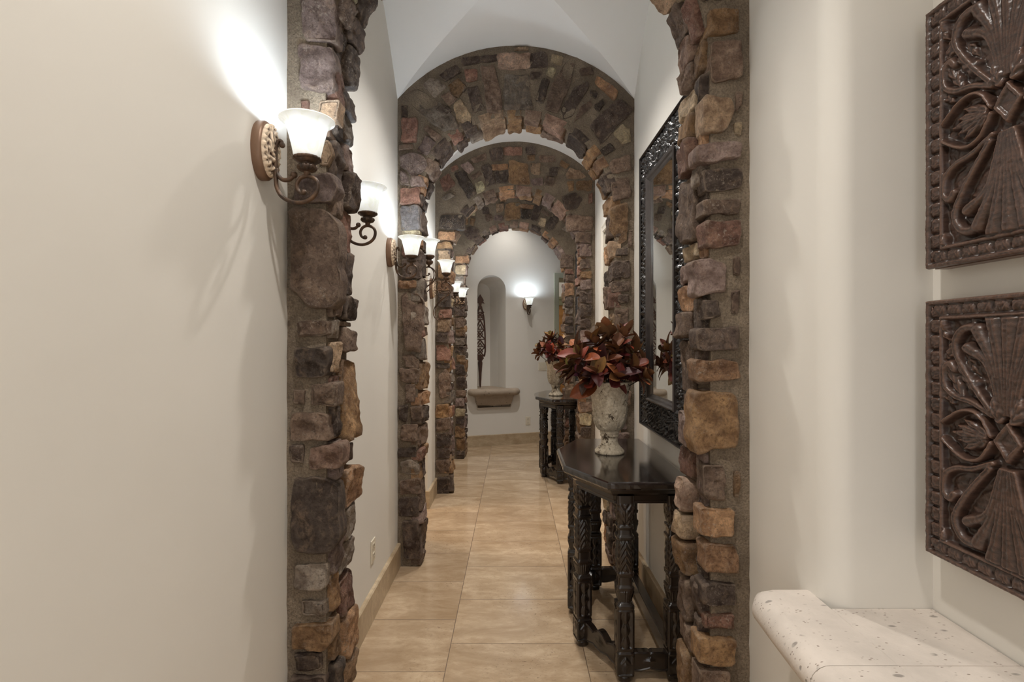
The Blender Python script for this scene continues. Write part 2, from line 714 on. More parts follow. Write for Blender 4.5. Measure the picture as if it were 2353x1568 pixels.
def plan_extrude(b, pts, z0, z1):
    n = len(pts)
    v = [(x, y, z0) for x, y in pts] + [(x, y, z1) for x, y in pts]
    f = [tuple(range(n))[::-1], tuple(range(n, 2 * n))]
    b.add(v, f, None, False)
    b2 = [(i, (i + 1) % n, n + (i + 1) % n, n + i) for i in range(n)]
    b.add(v, b2, None, True)


# segment before the niche (behind the camera)
b.box(HW, HW + .40, -2.6, NY0, 0, ZT)
# wall under and over the niche
b.box(HW, HW + .40, NY0, NY1, 0, NZ0 - .03)
b.box(HW, HW + .40, NY0, NY1, NZ1, ZT)
# back of the niche
b.box(HW + ND, HW + .40, NY0, NY1, NZ0 - .03, NZ1)
# from niche corner on
pts = [(HW + .40, NY1)] + [(HW + RC - RC * sin(a), NY1 + RC - RC * cos(a)) for a in [k * pi / 2 / 10 for k in range(11)]]
pts += [(HW, DR0 - 1.7), (HW + WT, DR0 - 1.7), (HW + .40, NY1 + .5)]
plan_extrude(b, pts, NZ0 - .03, NZ1)
b.box(HW, HW + WT, NY1, DR0 - 1.7, 0, NZ0 - .03)
b.box(HW, HW + WT, NY1, DR0 - 1.7, NZ1, ZT)
b.box(HW, HW + WT, DR0 - 1.7, DR0, 0, ZT)
b.box(HW, HW + WT, DR0, DR1, DRZ, ZT)
b.box(HW, HW + WT, DR1, 6.33, 0, ZT)
wr = b.build('wall_right', M_WALL)
struct(wr)
for o_ in (wr,):
    md = o_.modifiers.new('edge', 'EDGE_SPLIT')
    md.split_angle = radians(40)

# far room right side and outer enclosure
b = MB()
b.box(HW + WT, 2.7, 6.19, 6.33, 0, ZT)
b.box(2.7, 2.8, 6.19, 10.4, 0, ZT)
b.box(-3.1, 2.8, 10.3, 10.4, 0, ZT)
struct(b.build('wall_far_room', M_WALL))

# ---- end wall with arched niche and doorway
NU0, NU1 = end_u(1097), end_u(1162)
NUC = (NU0 + NU1) / 2
NR = (NU1 - NU0) / 2
NTOP = 2.31
NBASE = .773
DU0 = end_u(1281.5)
DU1 = DU0 + .86
DTOP = 2.32
ET = .50
b = MB()
NA = 24
arc = [(NUC - NR * cos(pi * k / NA), NTOP - NR + NR * sin(pi * k / NA)) for k in range(NA + 1)]
UL, UR = -.35, 3.7


def e_quad(b, u0, u1, v0, v1, w=0):
    b.add([endp(u0, v0, w), endp(u1, v0, w), endp(u1, v1, w), endp(u0, v1, w)], [(0, 1, 2, 3)], None, False)


# front skin
e_quad(b, UL, NU0, 0, ZT)
e_quad(b, NU0, NU1, 0, NBASE)
for (p, q) in zip(arc[:-1], arc[1:]):
    b.add([endp(p[0], p[1], 0), endp(q[0], q[1], 0), endp(q[0], ZT, 0), endp(p[0], ZT, 0)], [(0, 1, 2, 3)], None, False)
e_quad(b, NU1, DU0, 0, ZT)
e_quad(b, DU0, DU1, DTOP, ZT)
e_quad(b, DU1, UR, 0, ZT)
# niche interior, narrowing to the back with a soft lip
outline = [(NU0, NBASE)] + arc + [(NU1, NBASE)]
lay = [(0, 0.0, 0.0), (-.006, .0, .0), (-.02, .004, .004), (-.20, .02, .055), (-.36, .03, .125)]
P = []
for (w, li, ri) in lay:
    row = []
    for (u, v) in outline:
        k = (u - NU0) / (NU1 - NU0)
        uu = u + li * (1 - k) - ri * k
        vv = v - (max(0, v - (NTOP - NR)) / NR) * (li + ri) * .5
        row.append(endp(uu, vv, w))
    P.append(row)
b.grid(P, smooth=False)
n = len(P[-1])
b.add(P[-1], [tuple(range(n))], None, False)
b.add([P[0][0], P[0][-1], P[-1][-1], P[-1][0]], [(0, 1, 2, 3)], None, False)
# back skin + jambs of the doorway
for (u0, u1, v0, v1) in ((UL, DU0, 0, ZT), (DU0, DU1, DTOP, ZT), (DU1, UR, 0, ZT)):
    e_quad(b, u0, u1, v0, v1, -ET)
for u in (DU0, DU1, UL, UR):
    t1 = DTOP if u in (DU0, DU1) else ZT
    b.add([endp(u, 0, 0), endp(u, 0, -ET), endp(u, t1, -ET), endp(u, t1, 0)], [(0, 1, 2, 3)], None, False)
b.add([endp(DU0, DTOP, 0), endp(DU1, DTOP, 0), endp(DU1, DTOP, -ET), endp(DU0, DTOP, -ET)], [(0, 1, 2, 3)], None, False)
struct(b.build('wall_back', M_WALL, fix=False))

# ------------------------------------------------------------ ceiling: groin vaults
b = MB()


def interp(x, xs, ys):
    return float(np.interp(x, xs, ys))


T_K = np.linspace(0, 1, 25)
wall_poly = np.polyfit([0, .265, .513, .8, 1.0], [2.93, 3.131, 3.300, 3.415, 3.44], 3)
gro_poly = np.polyfit([0, .28, .69, 1], [0, .37, .74, 1.0], 3)


def vault(b, y0, y1):
    half = (y1 - y0) / 2
    for side in (0, 1):
        rows_l, rows_r, rows_c = [], [], []
        for t in T_K:
            y = y0 + t * half if side == 0 else y1 - t * half
            g = min(1, max(0, float(np.polyval(gro_poly, t))))
            xg = HW * (1 - g)
            zw = float(np.polyval(wall_poly, t)) if t > 0 else zb(HW)
            zg = zb(xg)
            rl = []
            for k in range(7):
                q = k / 6
                rl.append((HW * (1 - q) + xg * q, y, zw * (1 - q) + zg * q))
            rows_r.append(rl)
            rows_l.append([(-x, yy, z) for x, yy, z in rl])
            rows_c.append([(xg * s, y, zb(xg * s)) for s in np.linspace(-1, 1, 25)])
        b.grid(rows_r)
        b.grid(rows_l)
        b.grid(rows_c)


for (y0, y1) in BAYS:
    vault(b, y0, y1)
# unseen flat lid added over everything to stop light leaks, lower flat ceilings in the entry and the far hall
b.box(-3.2, 3.2, -2.6, 10.5, ZT, ZT + .08)
b.box(-HW, HW + ND, -2.6, ARCH[0] + .02, 3.22, 3.3)
b.box(-HW, 2.75, ARCH[3] + TH - .02, 10.4, 3.32, 3.4)
b.box(-3.05, -HW - WT, 2.55, 5.65, 2.75, 2.85)
struct(b.build('ceiling', M_CEIL, fix=False))

# ------------------------------------------------------------ baseboards
BH, BT = .148, .02


def board(b, y0, y1, side):
    x0, x1 = (-HW - .001, -HW + BT) if side < 0 else (HW - BT, HW + .001)
    prof = [(0, 0), (BT, 0), (BT, BH - .006), (BT - .006, BH), (0, BH)]
    b.prism([((-HW + p) if side < 0 else (HW - p), z) for p, z in prof], lambda u, v, w: (u, w, v), y0, y1)


b = MB()
for (y0, y1) in ((-2.6, ARCH[0]), (ARCH[0] + TH, ARCH[1]), (ARCH[1] + TH, OP0), (OP1, ARCH[2]), (ARCH[2] + TH, ARCH[3]), (ARCH[3] + TH, 6.75)):
    board(b, y0, y1, -1)
b.box(-HW - WT, -HW + BT, OP1 - BT, OP1, 0, BH)
b.box(-3.0, -HW - WT, 5.58, 5.6, 0, BH)
struct(b.build('baseboard_left', M_BASE))
b = MB()
for (y0, y1) in ((-2.6, ARCH[0]), (ARCH[0] + TH, ARCH[1]), (ARCH[1] + TH, DR0 - .075), (DR1 + .075, ARCH[2]), (ARCH[2] + TH, ARCH[3])):
    board(b, y0, y1, 1)
struct(b.build('baseboard_right', M_BASE))
b = MB()
prof = [(0, 0), (BT, 0), (BT, BH - .006), (BT - .006, BH), (0, BH)]
b.prism(prof, lambda u, v, w: endp(w, v, u), -.08, DU0 - .04)
struct(b.build('baseboard_back', M_BASE))

# ------------------------------------------------------------ stone arches
PAL = dict(
    br=(124, 98, 78), dk=(80, 63, 52), bl=(68, 54, 44), or_=(172, 124, 82), tn=(192, 156, 118),
    mv=(138, 114, 104), gr=(134, 120, 104), rd=(140, 94, 74), pk=(180, 140, 116), go=(150, 110, 66), sl=(116, 110, 108))


def pcol(k, rnd):
    c = PAL[k]
    g = sum(c) / 3
    c = [g + (x - g) * .88 + 28 for x in c]
    j = rnd.uniform(.98, 1.34)
    return srgb(*[min(255, x * j) for x in c])


def rs_poly(poly, n, rnd, jit):
    """resample closed polygon with n points; corners are cut a little so that it reads as split stone"""
    P = [Vector((p[0], p[1])) for p in poly]
    Q = []
    m = len(P)
    for i in range(m):
        a, c, d = P[i - 1], P[i], P[(i + 1) % m]
        k = rnd.uniform(.03, .11)
        Q.append(c + (a - c) * k)
        Q.append(c + (d - c) * k)
    L = [0]
    for i in range(len(Q)):
        L.append(L[-1] + (Q[(i + 1) % len(Q)] - Q[i]).length)
    out = []
    for k in range(n):
        s = L[-1] * k / n
        i = max(j for j in range(len(Q)) if L[j] <= s + 1e-9)
        seg = L[i + 1] - L[i]
        f = (s - L[i]) / seg if seg > 1e-9 else 0
        out.append(Q[i].lerp(Q[(i + 1) % len(Q)], f))
    return out


def add_stone(b, poly, f3, h, col, rnd, deep=.04, tilt=None):
    A = sum(poly[i - 1][0] * poly[i][1] - poly[i][0] * poly[i - 1][1] for i in range(len(poly)))
    q0, q1, q2, q3 = [Vector(f3(poly[0][0] + du, poly[0][1] + dv, dw)) for du, dv, dw in ((0, 0, 0), (.002, 0, 0), (0, .002, 0), (0, 0, .002))]
    hand = (q1 - q0).cross(q2 - q0).dot(q3 - q0)
    if (A > 0) != (hand > 0):
        poly = list(poly)[::-1]
    n = 48
    cx = sum(p[0] for p in poly) / len(poly)
    cy = sum(p[1] for p in poly) / len(poly)
    cen = Vector((cx, cy))
    ring = rs_poly(poly, n, rnd, 0)
    size = sum((p - cen).length for p in ring) / n
    sd = Vector((rnd.uniform(0, 90), rnd.uniform(0, 90), rnd.uniform(0, 90)))
    for k, p in enumerate(ring):
        d = noise.noise(Vector((p.x * 22, p.y * 22, 0)) + sd) * min(.012, size * .16)
        ring[k] = p + (p - cen).normalized() * d
    tx, ty = rnd.uniform(-.16, .16), rnd.uniform(-.16, .16)
    if tilt:
        tx, ty = tilt
    e = min(.008 / max(size, .01), .3)
    e *= .55
    lay = [(1.02, -deep), (1.0, h * .25), (.995, h * .78), (1 - e * .7, h * .96), (1 - e * 1.6, h), (.84, h * 1.01), (.68, h * 1.02), (.52, h * 1.03), (.36, h * 1.03), (.2, h * 1.03), (.06, h * 1.03)]
    P = []
    for li, (s, w) in enumerate(lay):
        row = []
        for p in ring:
            q = cen + (p - cen) * s
            ww = w
            if li >= 2:
                k = 1 if li >= 4 else .5
                d = q - cen
                ww += k * (d.x * tx + d.y * ty)
                v3 = Vector((q.x, q.y, 0)) + sd
                ww += k * (.004 - abs(noise.noise(v3 * 13)) * .019 + noise.noise(v3 * 34) * .006 + noise.noise(v3 * 85) * .0025) * min(1.0, size / .05)
                nz = noise.noise(Vector((q.x * 60, q.y * 60, w * 60)) + sd) * .0022
                q = q + Vector((nz, nz))
            row.append(f3(q.x, q.y, ww))
        P.append(row)
    bs = b.grid(P, closed_v=True, col=col)
    b.f.append(tuple(bs + (len(lay) - 1) * n + k for k in range(n)))
    b.sm.append(True)


def px2(poly, Yp):
    s = FPX / Yp
    return [((X - 1180) / s + CX, CH + (785 - Yy) / s) for X, Yy in poly]


def crop(poly, ox, oy, sc):
    return [(ox + a / sc, oy + c / sc) for a, c in poly]


A1L = [
    ('mv', [(690, -40), (765, -40), (775, 60), (768, 92), (694, 92)]), ('mv', [(683, 100), (765, 100), (770, 205), (690, 205)]), ('rd', [(688, 228), (708, 228), (708, 252), (690, 254)]),
    ('tn', [(730, 228), (778, 226), (772, 275), (728, 275)]), ('tn', [(733, 330), (752, 318), (762, 350), (750, 382), (730, 376)]),
    ('mv', [(680, 402), (765, 396), (777, 430), (760, 464), (672, 465)]), ('br', [(665, 475), (752, 478), (778, 515), (782, 690), (755, 712), (705, 700), (668, 660)]),
    ('br', [(681, 738), (757, 736), (757, 770), (683, 775)]), ('bl', [(679, 800), (755, 797), (752, 868), (679, 872)]), ('br', [(671, 897), (698, 897), (696, 930), (672, 928)]),
    ('br', [(713, 885), (774, 880), (770, 935), (713, 932)]), ('br', [(667, 952), (755, 952), (757, 1012), (667, 1015)]), ('pk', [(708, 1030), (785, 1020), (787, 1075), (710, 1082)]),
    ('dk', [(662, 1025), (695, 1025), (695, 1068), (665, 1065)]), ('bl', [(670, 1095), (735, 1100), (778, 1120), (782, 1240), (760, 1270), (680, 1278), (668, 1240)]),
    ('gr', [(675, 1300), (750, 1297), (752, 1350), (742, 1360), (675, 1352)]), ('gr', [(688, 1385), (748, 1383), (748, 1418), (690, 1418)]), ('go', [(668, 1440), (762, 1435), (766, 1475), (740, 1495), (667, 1495)]),
    ('dk', [(675, 1505), (740, 1505), (738, 1545), (680, 1547)]), ('dk', [(668, 1556), (745, 1558), (750, 1620), (672, 1615)]), ('br', [(670, 1630), (740, 1628), (750, 1700), (668, 1704)]), ('dk', [(665, 1715), (745, 1712), (745, 1785), (665, 1785)])]
A1R = [
    ('go', [(1632, 15), (1705, 12), (1704, 72), (1625, 78)]), ('br', [(1636, 92), (1705, 90), (1708, 180), (1640, 185)]), ('tn', [(1615, 218), (1680, 222), (1690, 255), (1670, 300), (1618, 305)]),
    ('br', [(1694, 208), (1712, 205), (1707, 240), (1695, 255)]), ('tn', [(1690, 280), (1710, 278), (1706, 308), (1693, 305)]), ('mv', [(1600, 330), (1705, 325), (1705, 362), (1598, 376)]),
    ('dk', [(1618, 388), (1708, 385), (1708, 432), (1620, 442)]), ('br', [(1616, 458), (1704, 456), (1702, 490), (1616, 495)]), ('rd', [(1616, 508), (1705, 504), (1702, 565), (1618, 569)]),
    ('mv', [(1590, 600), (1635, 590), (1670, 610), (1667, 672), (1600, 682)]), ('br', [(1689, 590), (1704, 590), (1702, 635), (1688, 630)]), ('bl', [(1614, 690), (1650, 688), (1657, 728), (1618, 735)]),
    ('br', [(1682, 670), (1703, 665), (1700, 722), (1684, 720)]), ('dk', [(1602, 756), (1698, 748), (1698, 805), (1604, 808)]), ('or_', [(1596, 826), (1698, 830), (1703, 870), (1600, 879)]),
    ('go', [(1590, 898), (1690, 905), (1702, 950), (1690, 1030), (1602, 1040), (1588, 990)]), ('br', [(1614, 1068), (1668, 1072), (1668, 1150), (1620, 1152)]), ('go', [(1689, 1085), (1703, 1085), (1701, 1145), (1690, 1145)]),
    ('or_', [(1611, 1170), (1690, 1170), (1686, 1235), (1612, 1232)]), ('or_', [(1618, 1252), (1695, 1255), (1697, 1318), (1622, 1315)]), ('dk', [(1612, 1340), (1695, 1342), (1690, 1392), (1616, 1390)]),
    ('rd', [(1620, 1415), (1688, 1415), (1685, 1447), (1620, 1448)]), ('go', [(1603, 1465), (1697, 1468), (1690, 1530), (1604, 1525)]), ('br', [(1605, 1540), (1675, 1540), (1673, 1600), (1607, 1605)]),
    ('br', [(1625, 1615), (1700, 1612), (1700, 1680), (1622, 1684)]), ('dk', [(1612, 1695), (1695, 1695), (1695, 1785), (1612, 1785)]),
    ('dk', [(1600, -120), (1700, -125), (1690, -10), (1615, 0)])]
A2 = [(k, crop(p, 860, 60, 3.136)) for k, p in [
    ('dk', [(630, 225), (885, 200), (890, 245), (640, 275)]), ('pk', [(895, 195), (1118, 190), (1113, 300), (895, 300)]), ('dk', [(1122, 190), (1245, 185), (1250, 285), (1118, 295)]),
    ('dk', [(460, 350), (590, 275), (622, 325), (510, 395)]), ('gr', [(345, 425), (400, 370), (455, 385), (510, 430), (440, 510)]), ('rd', [(650, 310), (740, 305), (745, 385), (660, 395)]),
    ('br', [(765, 295), (860, 290), (920, 500), (915, 615), (815, 612), (800, 480)]), ('gr', [(945, 350), (1110, 350), (1120, 500), (1145, 585), (940, 590)]), ('dk', [(1130, 320), (1215, 315), (1200, 370), (1130, 375)]),
    ('tn', [(1285, 200), (1360, 215), (1345, 275), (1272, 252)]), ('tn', [(1260, 285), (1312, 305), (1285, 367), (1235, 342)]), ('br', [(1385, 262), (1448, 240), (1420, 400), (1350, 560), (1325, 612), (1238, 580), (1290, 400)]),
    ('dk', [(1208, 375), (1265, 390), (1215, 545), (1162, 532)]), ('go', [(530, 420), (610, 375), (655, 440), (605, 508), (560, 490)]), ('dk', [(668, 450), (745, 430), (790, 590), (715, 620), (685, 530)]),
    ('gr', [(220, 515), (318, 455), (480, 560), (570, 650), (602, 725), (500, 748), (440, 712)]), ('tn', [(568, 570), (625, 528), (697, 640), (692, 702), (625, 735), (592, 650)]),
    ('dk', [(1350, 590), (1440, 450), (1540, 395), (1540, 450), (1425, 640), (1370, 655)]), ('or_', [(1588, 400), (1612, 352), (1762, 470), (1725, 530)]), ('bl', [(1560, 455), (1620, 478), (1607, 522), (1560, 495)]),
    ('bl', [(1585, 570), (1650, 515), (1675, 545), (1620, 615)]), ('br', [(1480, 590), (1562, 528), (1572, 570), (1440, 690)]), ('dk', [(1560, 700), (1762, 525), (1862, 600), (1640, 845)]),
    ('tn', [(1725, 770), (1790, 705), (1842, 740), (1852, 825), (1790, 842)]), ('br', [(350, 735), (382, 712), (482, 790), (440, 828)]), ('mv', [(305, 890), (372, 788), (442, 832), (375, 932)]),
    ('dk', [(190, 570), (237, 570), (237, 655), (195, 655)]), ('rd', [(198, 668), (305, 665), (305, 832), (195, 832)]), ('br', [(178, 856), (272, 850), (272, 888), (180, 890)]),
    ('mv', [(188, 940), (260, 908), (340, 935), (385, 1000), (335, 1058), (260, 1062), (190, 1010)]), ('mv', [(185, 1030), (240, 1070), (250, 1142), (185, 1135)]), ('mv', [(262, 1080), (345, 1080), (370, 1150), (262, 1152)]),
    ('rd', [(183, 1170), (322, 1160), (327, 1282), (190, 1282)]), ('sl', [(192, 1300), (328, 1295), (328, 1460), (198, 1462)]), ('tn', [(200, 1475), (325, 1470), (325, 1502), (205, 1502)]),
    ('dk', [(1630, 885), (1700, 842), (1742, 880), (1665, 935)]), ('br', [(1698, 970), (1842, 928), (1852, 1032), (1712, 1062)]), ('br', [(1708, 1098), (1836, 1088), (1848, 1232), (1728, 1258)]),
    ('go', [(1700, 1310), (1828, 1280), (1818, 1540), (1770, 1562), (1706, 1470)]), ('dk', [(440, 600), (490, 560), (560, 600), (520, 640)]), ('br', [(480, 500), (540, 470), (590, 520), (540, 570)]),
    ('br', [(1480, 310), (1560, 290), (1580, 340), (1500, 350)]), ('tn', [(1010, 152), (1110, 150), (1110, 166), (1012, 168)]), ('dk', [(600, 420), (640, 400), (665, 440), (640, 470)])]]
A2 += [(k, crop(p, 860, 640, 2.305)) for k, p in [
    ('or_', [(130, 10), (222, 10), (222, 50), (130, 50)]), ('br', [(145, 100), (180, 75), (230, 85), (252, 120), (244, 380), (165, 372)]), ('br', [(150, 415), (205, 400), (235, 440), (232, 475), (165, 468)]),
    ('br', [(133, 480), (240, 480), (232, 552), (140, 550)]), ('br', [(163, 568), (212, 563), (212, 655), (165, 657)]), ('dk', [(123, 680), (177, 675), (167, 762), (128, 752)]), ('br', [(190, 685), (245, 675), (250, 742), (200, 757)]),
    ('br', [(142, 780), (227, 775), (227, 862), (145, 862)]), ('dk', [(128, 903), (222, 898), (218, 947), (130, 947)]), ('gr', [(138, 975), (200, 965), (237, 1000), (227, 1037), (143, 1032)]),
    ('br', [(135, 1075), (242, 1060), (242, 1142), (140, 1147)]), ('dk', [(130, 1170), (232, 1165), (230, 1267), (133, 1262)]), ('dk', [(150, 1295), (232, 1288), (244, 1485), (160, 1492)])]]
A2 += [(k, crop(p, 1360, 400, 4.36)) for k, p in [
    ('br', [(365, 560), (407, 558), (402, 722), (368, 722)]), ('dk', [(248, 742), (367, 738), (362, 812), (243, 817)]), ('dk', [(213, 873), (377, 868), (372, 1032), (213, 1037)]),
    ('br', [(205, 1078), (372, 1078), (377, 1167), (203, 1187)]), ('dk', [(268, 1208), (372, 1208), (372, 1292), (272, 1283)]), ('br', [(238, 1318), (372, 1308), (355, 1552), (243, 1555)])]]
A3r = [(k, crop(p, 960, 260, 5.115)) for k, p in [
    ('rd', [(250, 785), (360, 710), (442, 840), (310, 922)]), ('bl', [(430, 722), (540, 660), (692, 930), (590, 1002)]), ('rd', [(380, 642), (460, 608), (482, 650), (400, 692)]), ('mv', [(500, 612), (590, 558), (662, 650), (600, 712)]),
    ('br', [(620, 542), (790, 463), (812, 540), (660, 582)]), ('dk', [(838, 432), (990, 400), (1002, 550), (870, 562)]), ('rd', [(1005, 400), (1217, 398), (1227, 492), (1010, 492)]), ('dk', [(1262, 395), (1385, 388), (1387, 480), (1268, 477)]),
    ('go', [(1283, 488), (1377, 488), (1377, 552), (1283, 552)]), ('dk', [(738, 622), (842, 588), (912, 820), (810, 852)]), ('or_', [(868, 603), (1052, 593), (1057, 657), (878, 667)]), ('bl', [(898, 682), (1062, 670), (1052, 822), (928, 812)]),
    ('go', [(1075, 560), (1290, 600), (1312, 832), (1073, 822)]), ('tn', [(1323, 588), (1437, 588), (1432, 727), (1333, 702)]), ('mv', [(1338, 768), (1462, 758), (1472, 842), (1338, 842)]), ('br', [(1420, 500), (1600, 493), (1622, 572), (1450, 572)]),
    ('go', [(1690, 548), (1787, 600), (1740, 652), (1673, 602)]), ('tn', [(1748, 722), (1790, 648), (1900, 678), (1978, 745), (1930, 767), (1770, 762)]), ('dk', [(1558, 640), (1662, 628), (1642, 740), (1538, 732)]), ('br', [(1508, 742), (1612, 758), (1582, 852), (1488, 832)]),
    ('tn', [(668, 822), (760, 793), (792, 900), (700, 942)]), ('br', [(618, 732), (730, 668), (752, 720), (650, 782)]), ('gr', [(270, 992), (380, 930), (442, 970), (330, 1022)]), ('go', [(1758, 812), (1832, 793), (1832, 902), (1778, 922)]),
    ('go', [(1870, 802), (2052, 790), (2042, 912), (1868, 902)]), ('dk', [(1700, 985), (1850, 930), (1940, 1010), (1860, 1120), (1740, 1130)]), ('rd', [(2010, 945), (2055, 940), (2055, 1050), (2005, 1060)])]]
A3 = A3r + [(k, crop(p, 860, 640, 2.305)) for k, p in [
    ('dk', [(330, 290), (387, 288), (387, 342), (330, 337)]), ('rd', [(330, 355), (402, 350), (402, 437), (332, 437)]), ('bl', [(330, 450), (397, 450), (397, 477), (330, 477)]), ('br', [(340, 520), (380, 480), (404, 520), (397, 620), (350, 637)]),
    ('go', [(327, 670), (394, 665), (394, 735), (327, 740)]), ('br', [(328, 752), (402, 735), (404, 800), (330, 807)]), ('dk', [(330, 830), (402, 820), (402, 890), (330, 892)]), ('dk', [(335, 905), (397, 900), (397, 955), (335, 952)]),
    ('br', [(328, 965), (397, 960), (397, 1030), (330, 1037)]), ('dk', [(328, 1060), (397, 1060), (390, 1150), (330, 1147)])]]
A4 = []
for k, p in A3r:      # the farthest arch: a smaller-looking arch laid with the same kind of voussoirs, the other way round
    s34 = (FPX / ARCH[3]) / (FPX / ARCH[2])
    A4.append((k, [(1184 - (X - 1184) * s34, 785 + (Yy - 785) * s34) for X, Yy in p]))

# silhouettes of the jamb stones of the nearest arch (photo rows, column of the tip)
SIL1L = [(-260, -150, 900), (-140, -20, 880), (-15, 52, 846), (58, 112, 831), (118, 225, 818), (230, 272, 811), (278, 335, 806), (340, 405, 806), (410, 485, 821), (488, 580, 801), (585, 680, 803), (684, 736, 814), (740, 752, 800), (756, 812, 811), (828, 1010, 813), (1022, 1062, 806), (1072, 1150, 821), (1156, 1226, 812), (1236, 1300, 804), (1315, 1395, 804), (1400, 1492, 816), (1500, 1575, 808), (1585, 1680, 814), (1690, 1770, 806)]
SIL1R = [(-260, -150, 1480), (-140, -50, 1500), (-45, 24, 1526), (28, 98, 1548), (100, 165, 1563), (168, 224, 1567), (228, 278, 1570), (285, 332, 1563), (338, 410, 1560), (420, 560, 1567), (568, 604, 1577), (610, 655, 1570), (660, 716, 1571), (720, 776, 1556), (782, 900, 1572), (905, 945, 1576), (948, 1020, 1562), (1028, 1090, 1570), (1098, 1168, 1557), (1172, 1228, 1551), (1236, 1305, 1555), (1315, 1410, 1563), (1415, 1470, 1566), (1476, 1570, 1558), (1580, 1660, 1564), (1668, 1770, 1560)]


def make_arch(idx, Y0, zc, r0, polys, label, sil=None, seed=0, ztop=None):
    rnd = random.Random(100 + seed)
    root = thing('stone_arch', label, 'arch', (0, Y0, 0), 0, 'fieldstone arches along the corridor')
    rm = r0 + .011                     # mortar line behind the face stones
    L1 = zc
    LT = 2 * L1 + pi * rm

    def path(s):
        """point and inward normal along the opening, s from left foot to right foot"""
        if s < L1:
            return Vector((-rm, 0, s)), Vector((1, 0, 0))
        if s > LT - L1:
            return Vector((rm, 0, LT - s)), Vector((-1, 0, 0))
        a = (s - L1) / rm
        return Vector((-rm * cos(a), 0, zc + rm * sin(a))), Vector((cos(a), 0, -sin(a)))

    # mortar body -------------------------------------------------
    ss = sorted(set([0, L1, LT - L1, LT] + list(np.linspace(0, LT, 150))))
    b = MB()
    rowsF, rowsB = [], []
    for s in ss:
        p, nn = path(s)
        if s <= L1:
            q = Vector((-HW, 0, s))
        elif s >= LT - L1:
            q = Vector((HW, 0, LT - s))
        else:                           # ray outward to wall or barrel
            d = -nn
            t = 0
            while True:
                q = p + d * t
                if abs(q.x) >= HW or q.z >= (ztop or (zb(q.x) + .004)):
                    break
                t += .004
            q.x = max(-HW, min(HW, q.x))
        rf, rb = [], []
        for k in range(9):
            e = k / 8
            c = p.lerp(q, e)
            w = .006 * noise.noise(Vector((c.x * 14, idx * 3.1, c.z * 14))) + .003 * noise.noise(Vector((c.x * 50, idx * 3.1, c.z * 50)))
            rf.append((c.x, w, c.z))
            rb.append((c.x, TH - w, c.z))
        rowsF.append(rf)
        rowsB.append(rb)
    b.grid(rowsF)
    b.grid(rowsB, flip=True)
    inner = []
    for i, s in enumerate(ss):
        p, nn = path(s)
        row = [rowsF[i][0]]
        for k in range(1, 6):
            y = TH * k / 6
            w = .008 * noise.noise(Vector((s * 14, y * 14, idx + 5)))
            row.append((p.x + nn.x * w, y, p.z + nn.z * w))
        row.append(rowsB[i][0])
        inner.append(row)
    b.grid(inner, flip=True)
    if ztop:
        b.box(-HW, HW, .004, TH - .004, zc + rm + .2, ztop)
    b.build('mortar_bed', M_MORTAR, root, fix=False)

    # stones -------------------------------------------------------
    b = MB()
    ff = lambda u, v, w: (u, -w, v)
    used = []
    for k, poly in polys:
        q = px2(poly, Y0 - .015)
        if min(p[1] for p in q) < 0.0:
            q = [(x, max(z, .004)) for x, z in q]
        size = (max(p[0] for p in q) - min(p[0] for p in q))
        h = rnd.uniform(.008, .017) if idx > 0 else rnd.uniform(.012, .024)
        if size < .05:
            h *= .6
        if idx:
            mx_, mz_ = sum(p[0] for p in q) / len(q), sum(p[1] for p in q) / len(q)
            q = [(mx_ + (x - mx_) * 1.07, mz_ + (z - mz_) * 1.07) for x, z in q]
        q = [(max(-HW + .004, min(HW - .004, x)), z) for x, z in q]
        add_stone(b, q, ff, h, pcol(k, rnd), rnd, deep=.05)
        used.append((min(p[0] for p in q), max(p[0] for p in q), min(p[1] for p in q), max(p[1] for p in q)))
    keys = ['br', 'dk', 'br', 'mv', 'go', 'dk', 'rd', 'gr', 'or_', 'bl', 'tn']
    # pier courses the photograph does not pin down
    for sd in (-1, 1):
        z = .012
        while z < zc + .25:
            hgt = rnd.uniform(.06, .15)
            x0, x1 = (r0 - .004, HW - rnd.uniform(.02, .045))
            if abs(z + hgt - zc) > 0 and z + hgt > zc:
                dz = z + hgt - zc
                x0 = max(0, sqrt(max(0, r0 * r0 - dz * dz)))
            xa, xb = (x0, x1) if sd > 0 else (-x1, -x0)
            m = .004
            hit = [u for u in used if u[0] < xb - .02 and u[1] > xa + .02 and u[2] < z + hgt - m and u[3] > z + m]
            if hit:
                z = z + .012
                # shrink to the free gap when there is one
                nxt = [u for u in hit if u[2] > z + .045]
                if nxt and len(nxt) == len(hit):
                    top = min(u[2] for u in nxt) - .012
                    add_stone(b, [(xa, z), (xb, z + rnd.uniform(-.004, .004)), (xb, top), (xa, top)], ff, rnd.uniform(.008, .018), pcol(rnd.choice(keys), rnd), rnd, .05)
                    z = top + .012
                continue
            j = [rnd.uniform(-.007, .007) for _ in range(8)]
            if hgt < .09 and rnd.random() < .4 and sd:
                pass
            add_stone(b, [(xa + j[0], z + j[1]), (xb + j[2], z + j[3]), (xb + j[4], z + hgt + j[5]), (xa + j[6], z + hgt + j[7])], ff, rnd.uniform(.01, .022), pcol(rnd.choice(keys), rnd), rnd, .05)
            z += hgt + rnd.uniform(.010, .022)

    # jamb and soffit stones
    def fs_(s, d, w):
        p, nn = path(min(max(s, .003), LT - .003))
        return (p.x + nn.x * w, d, p.z + nn.z * w)

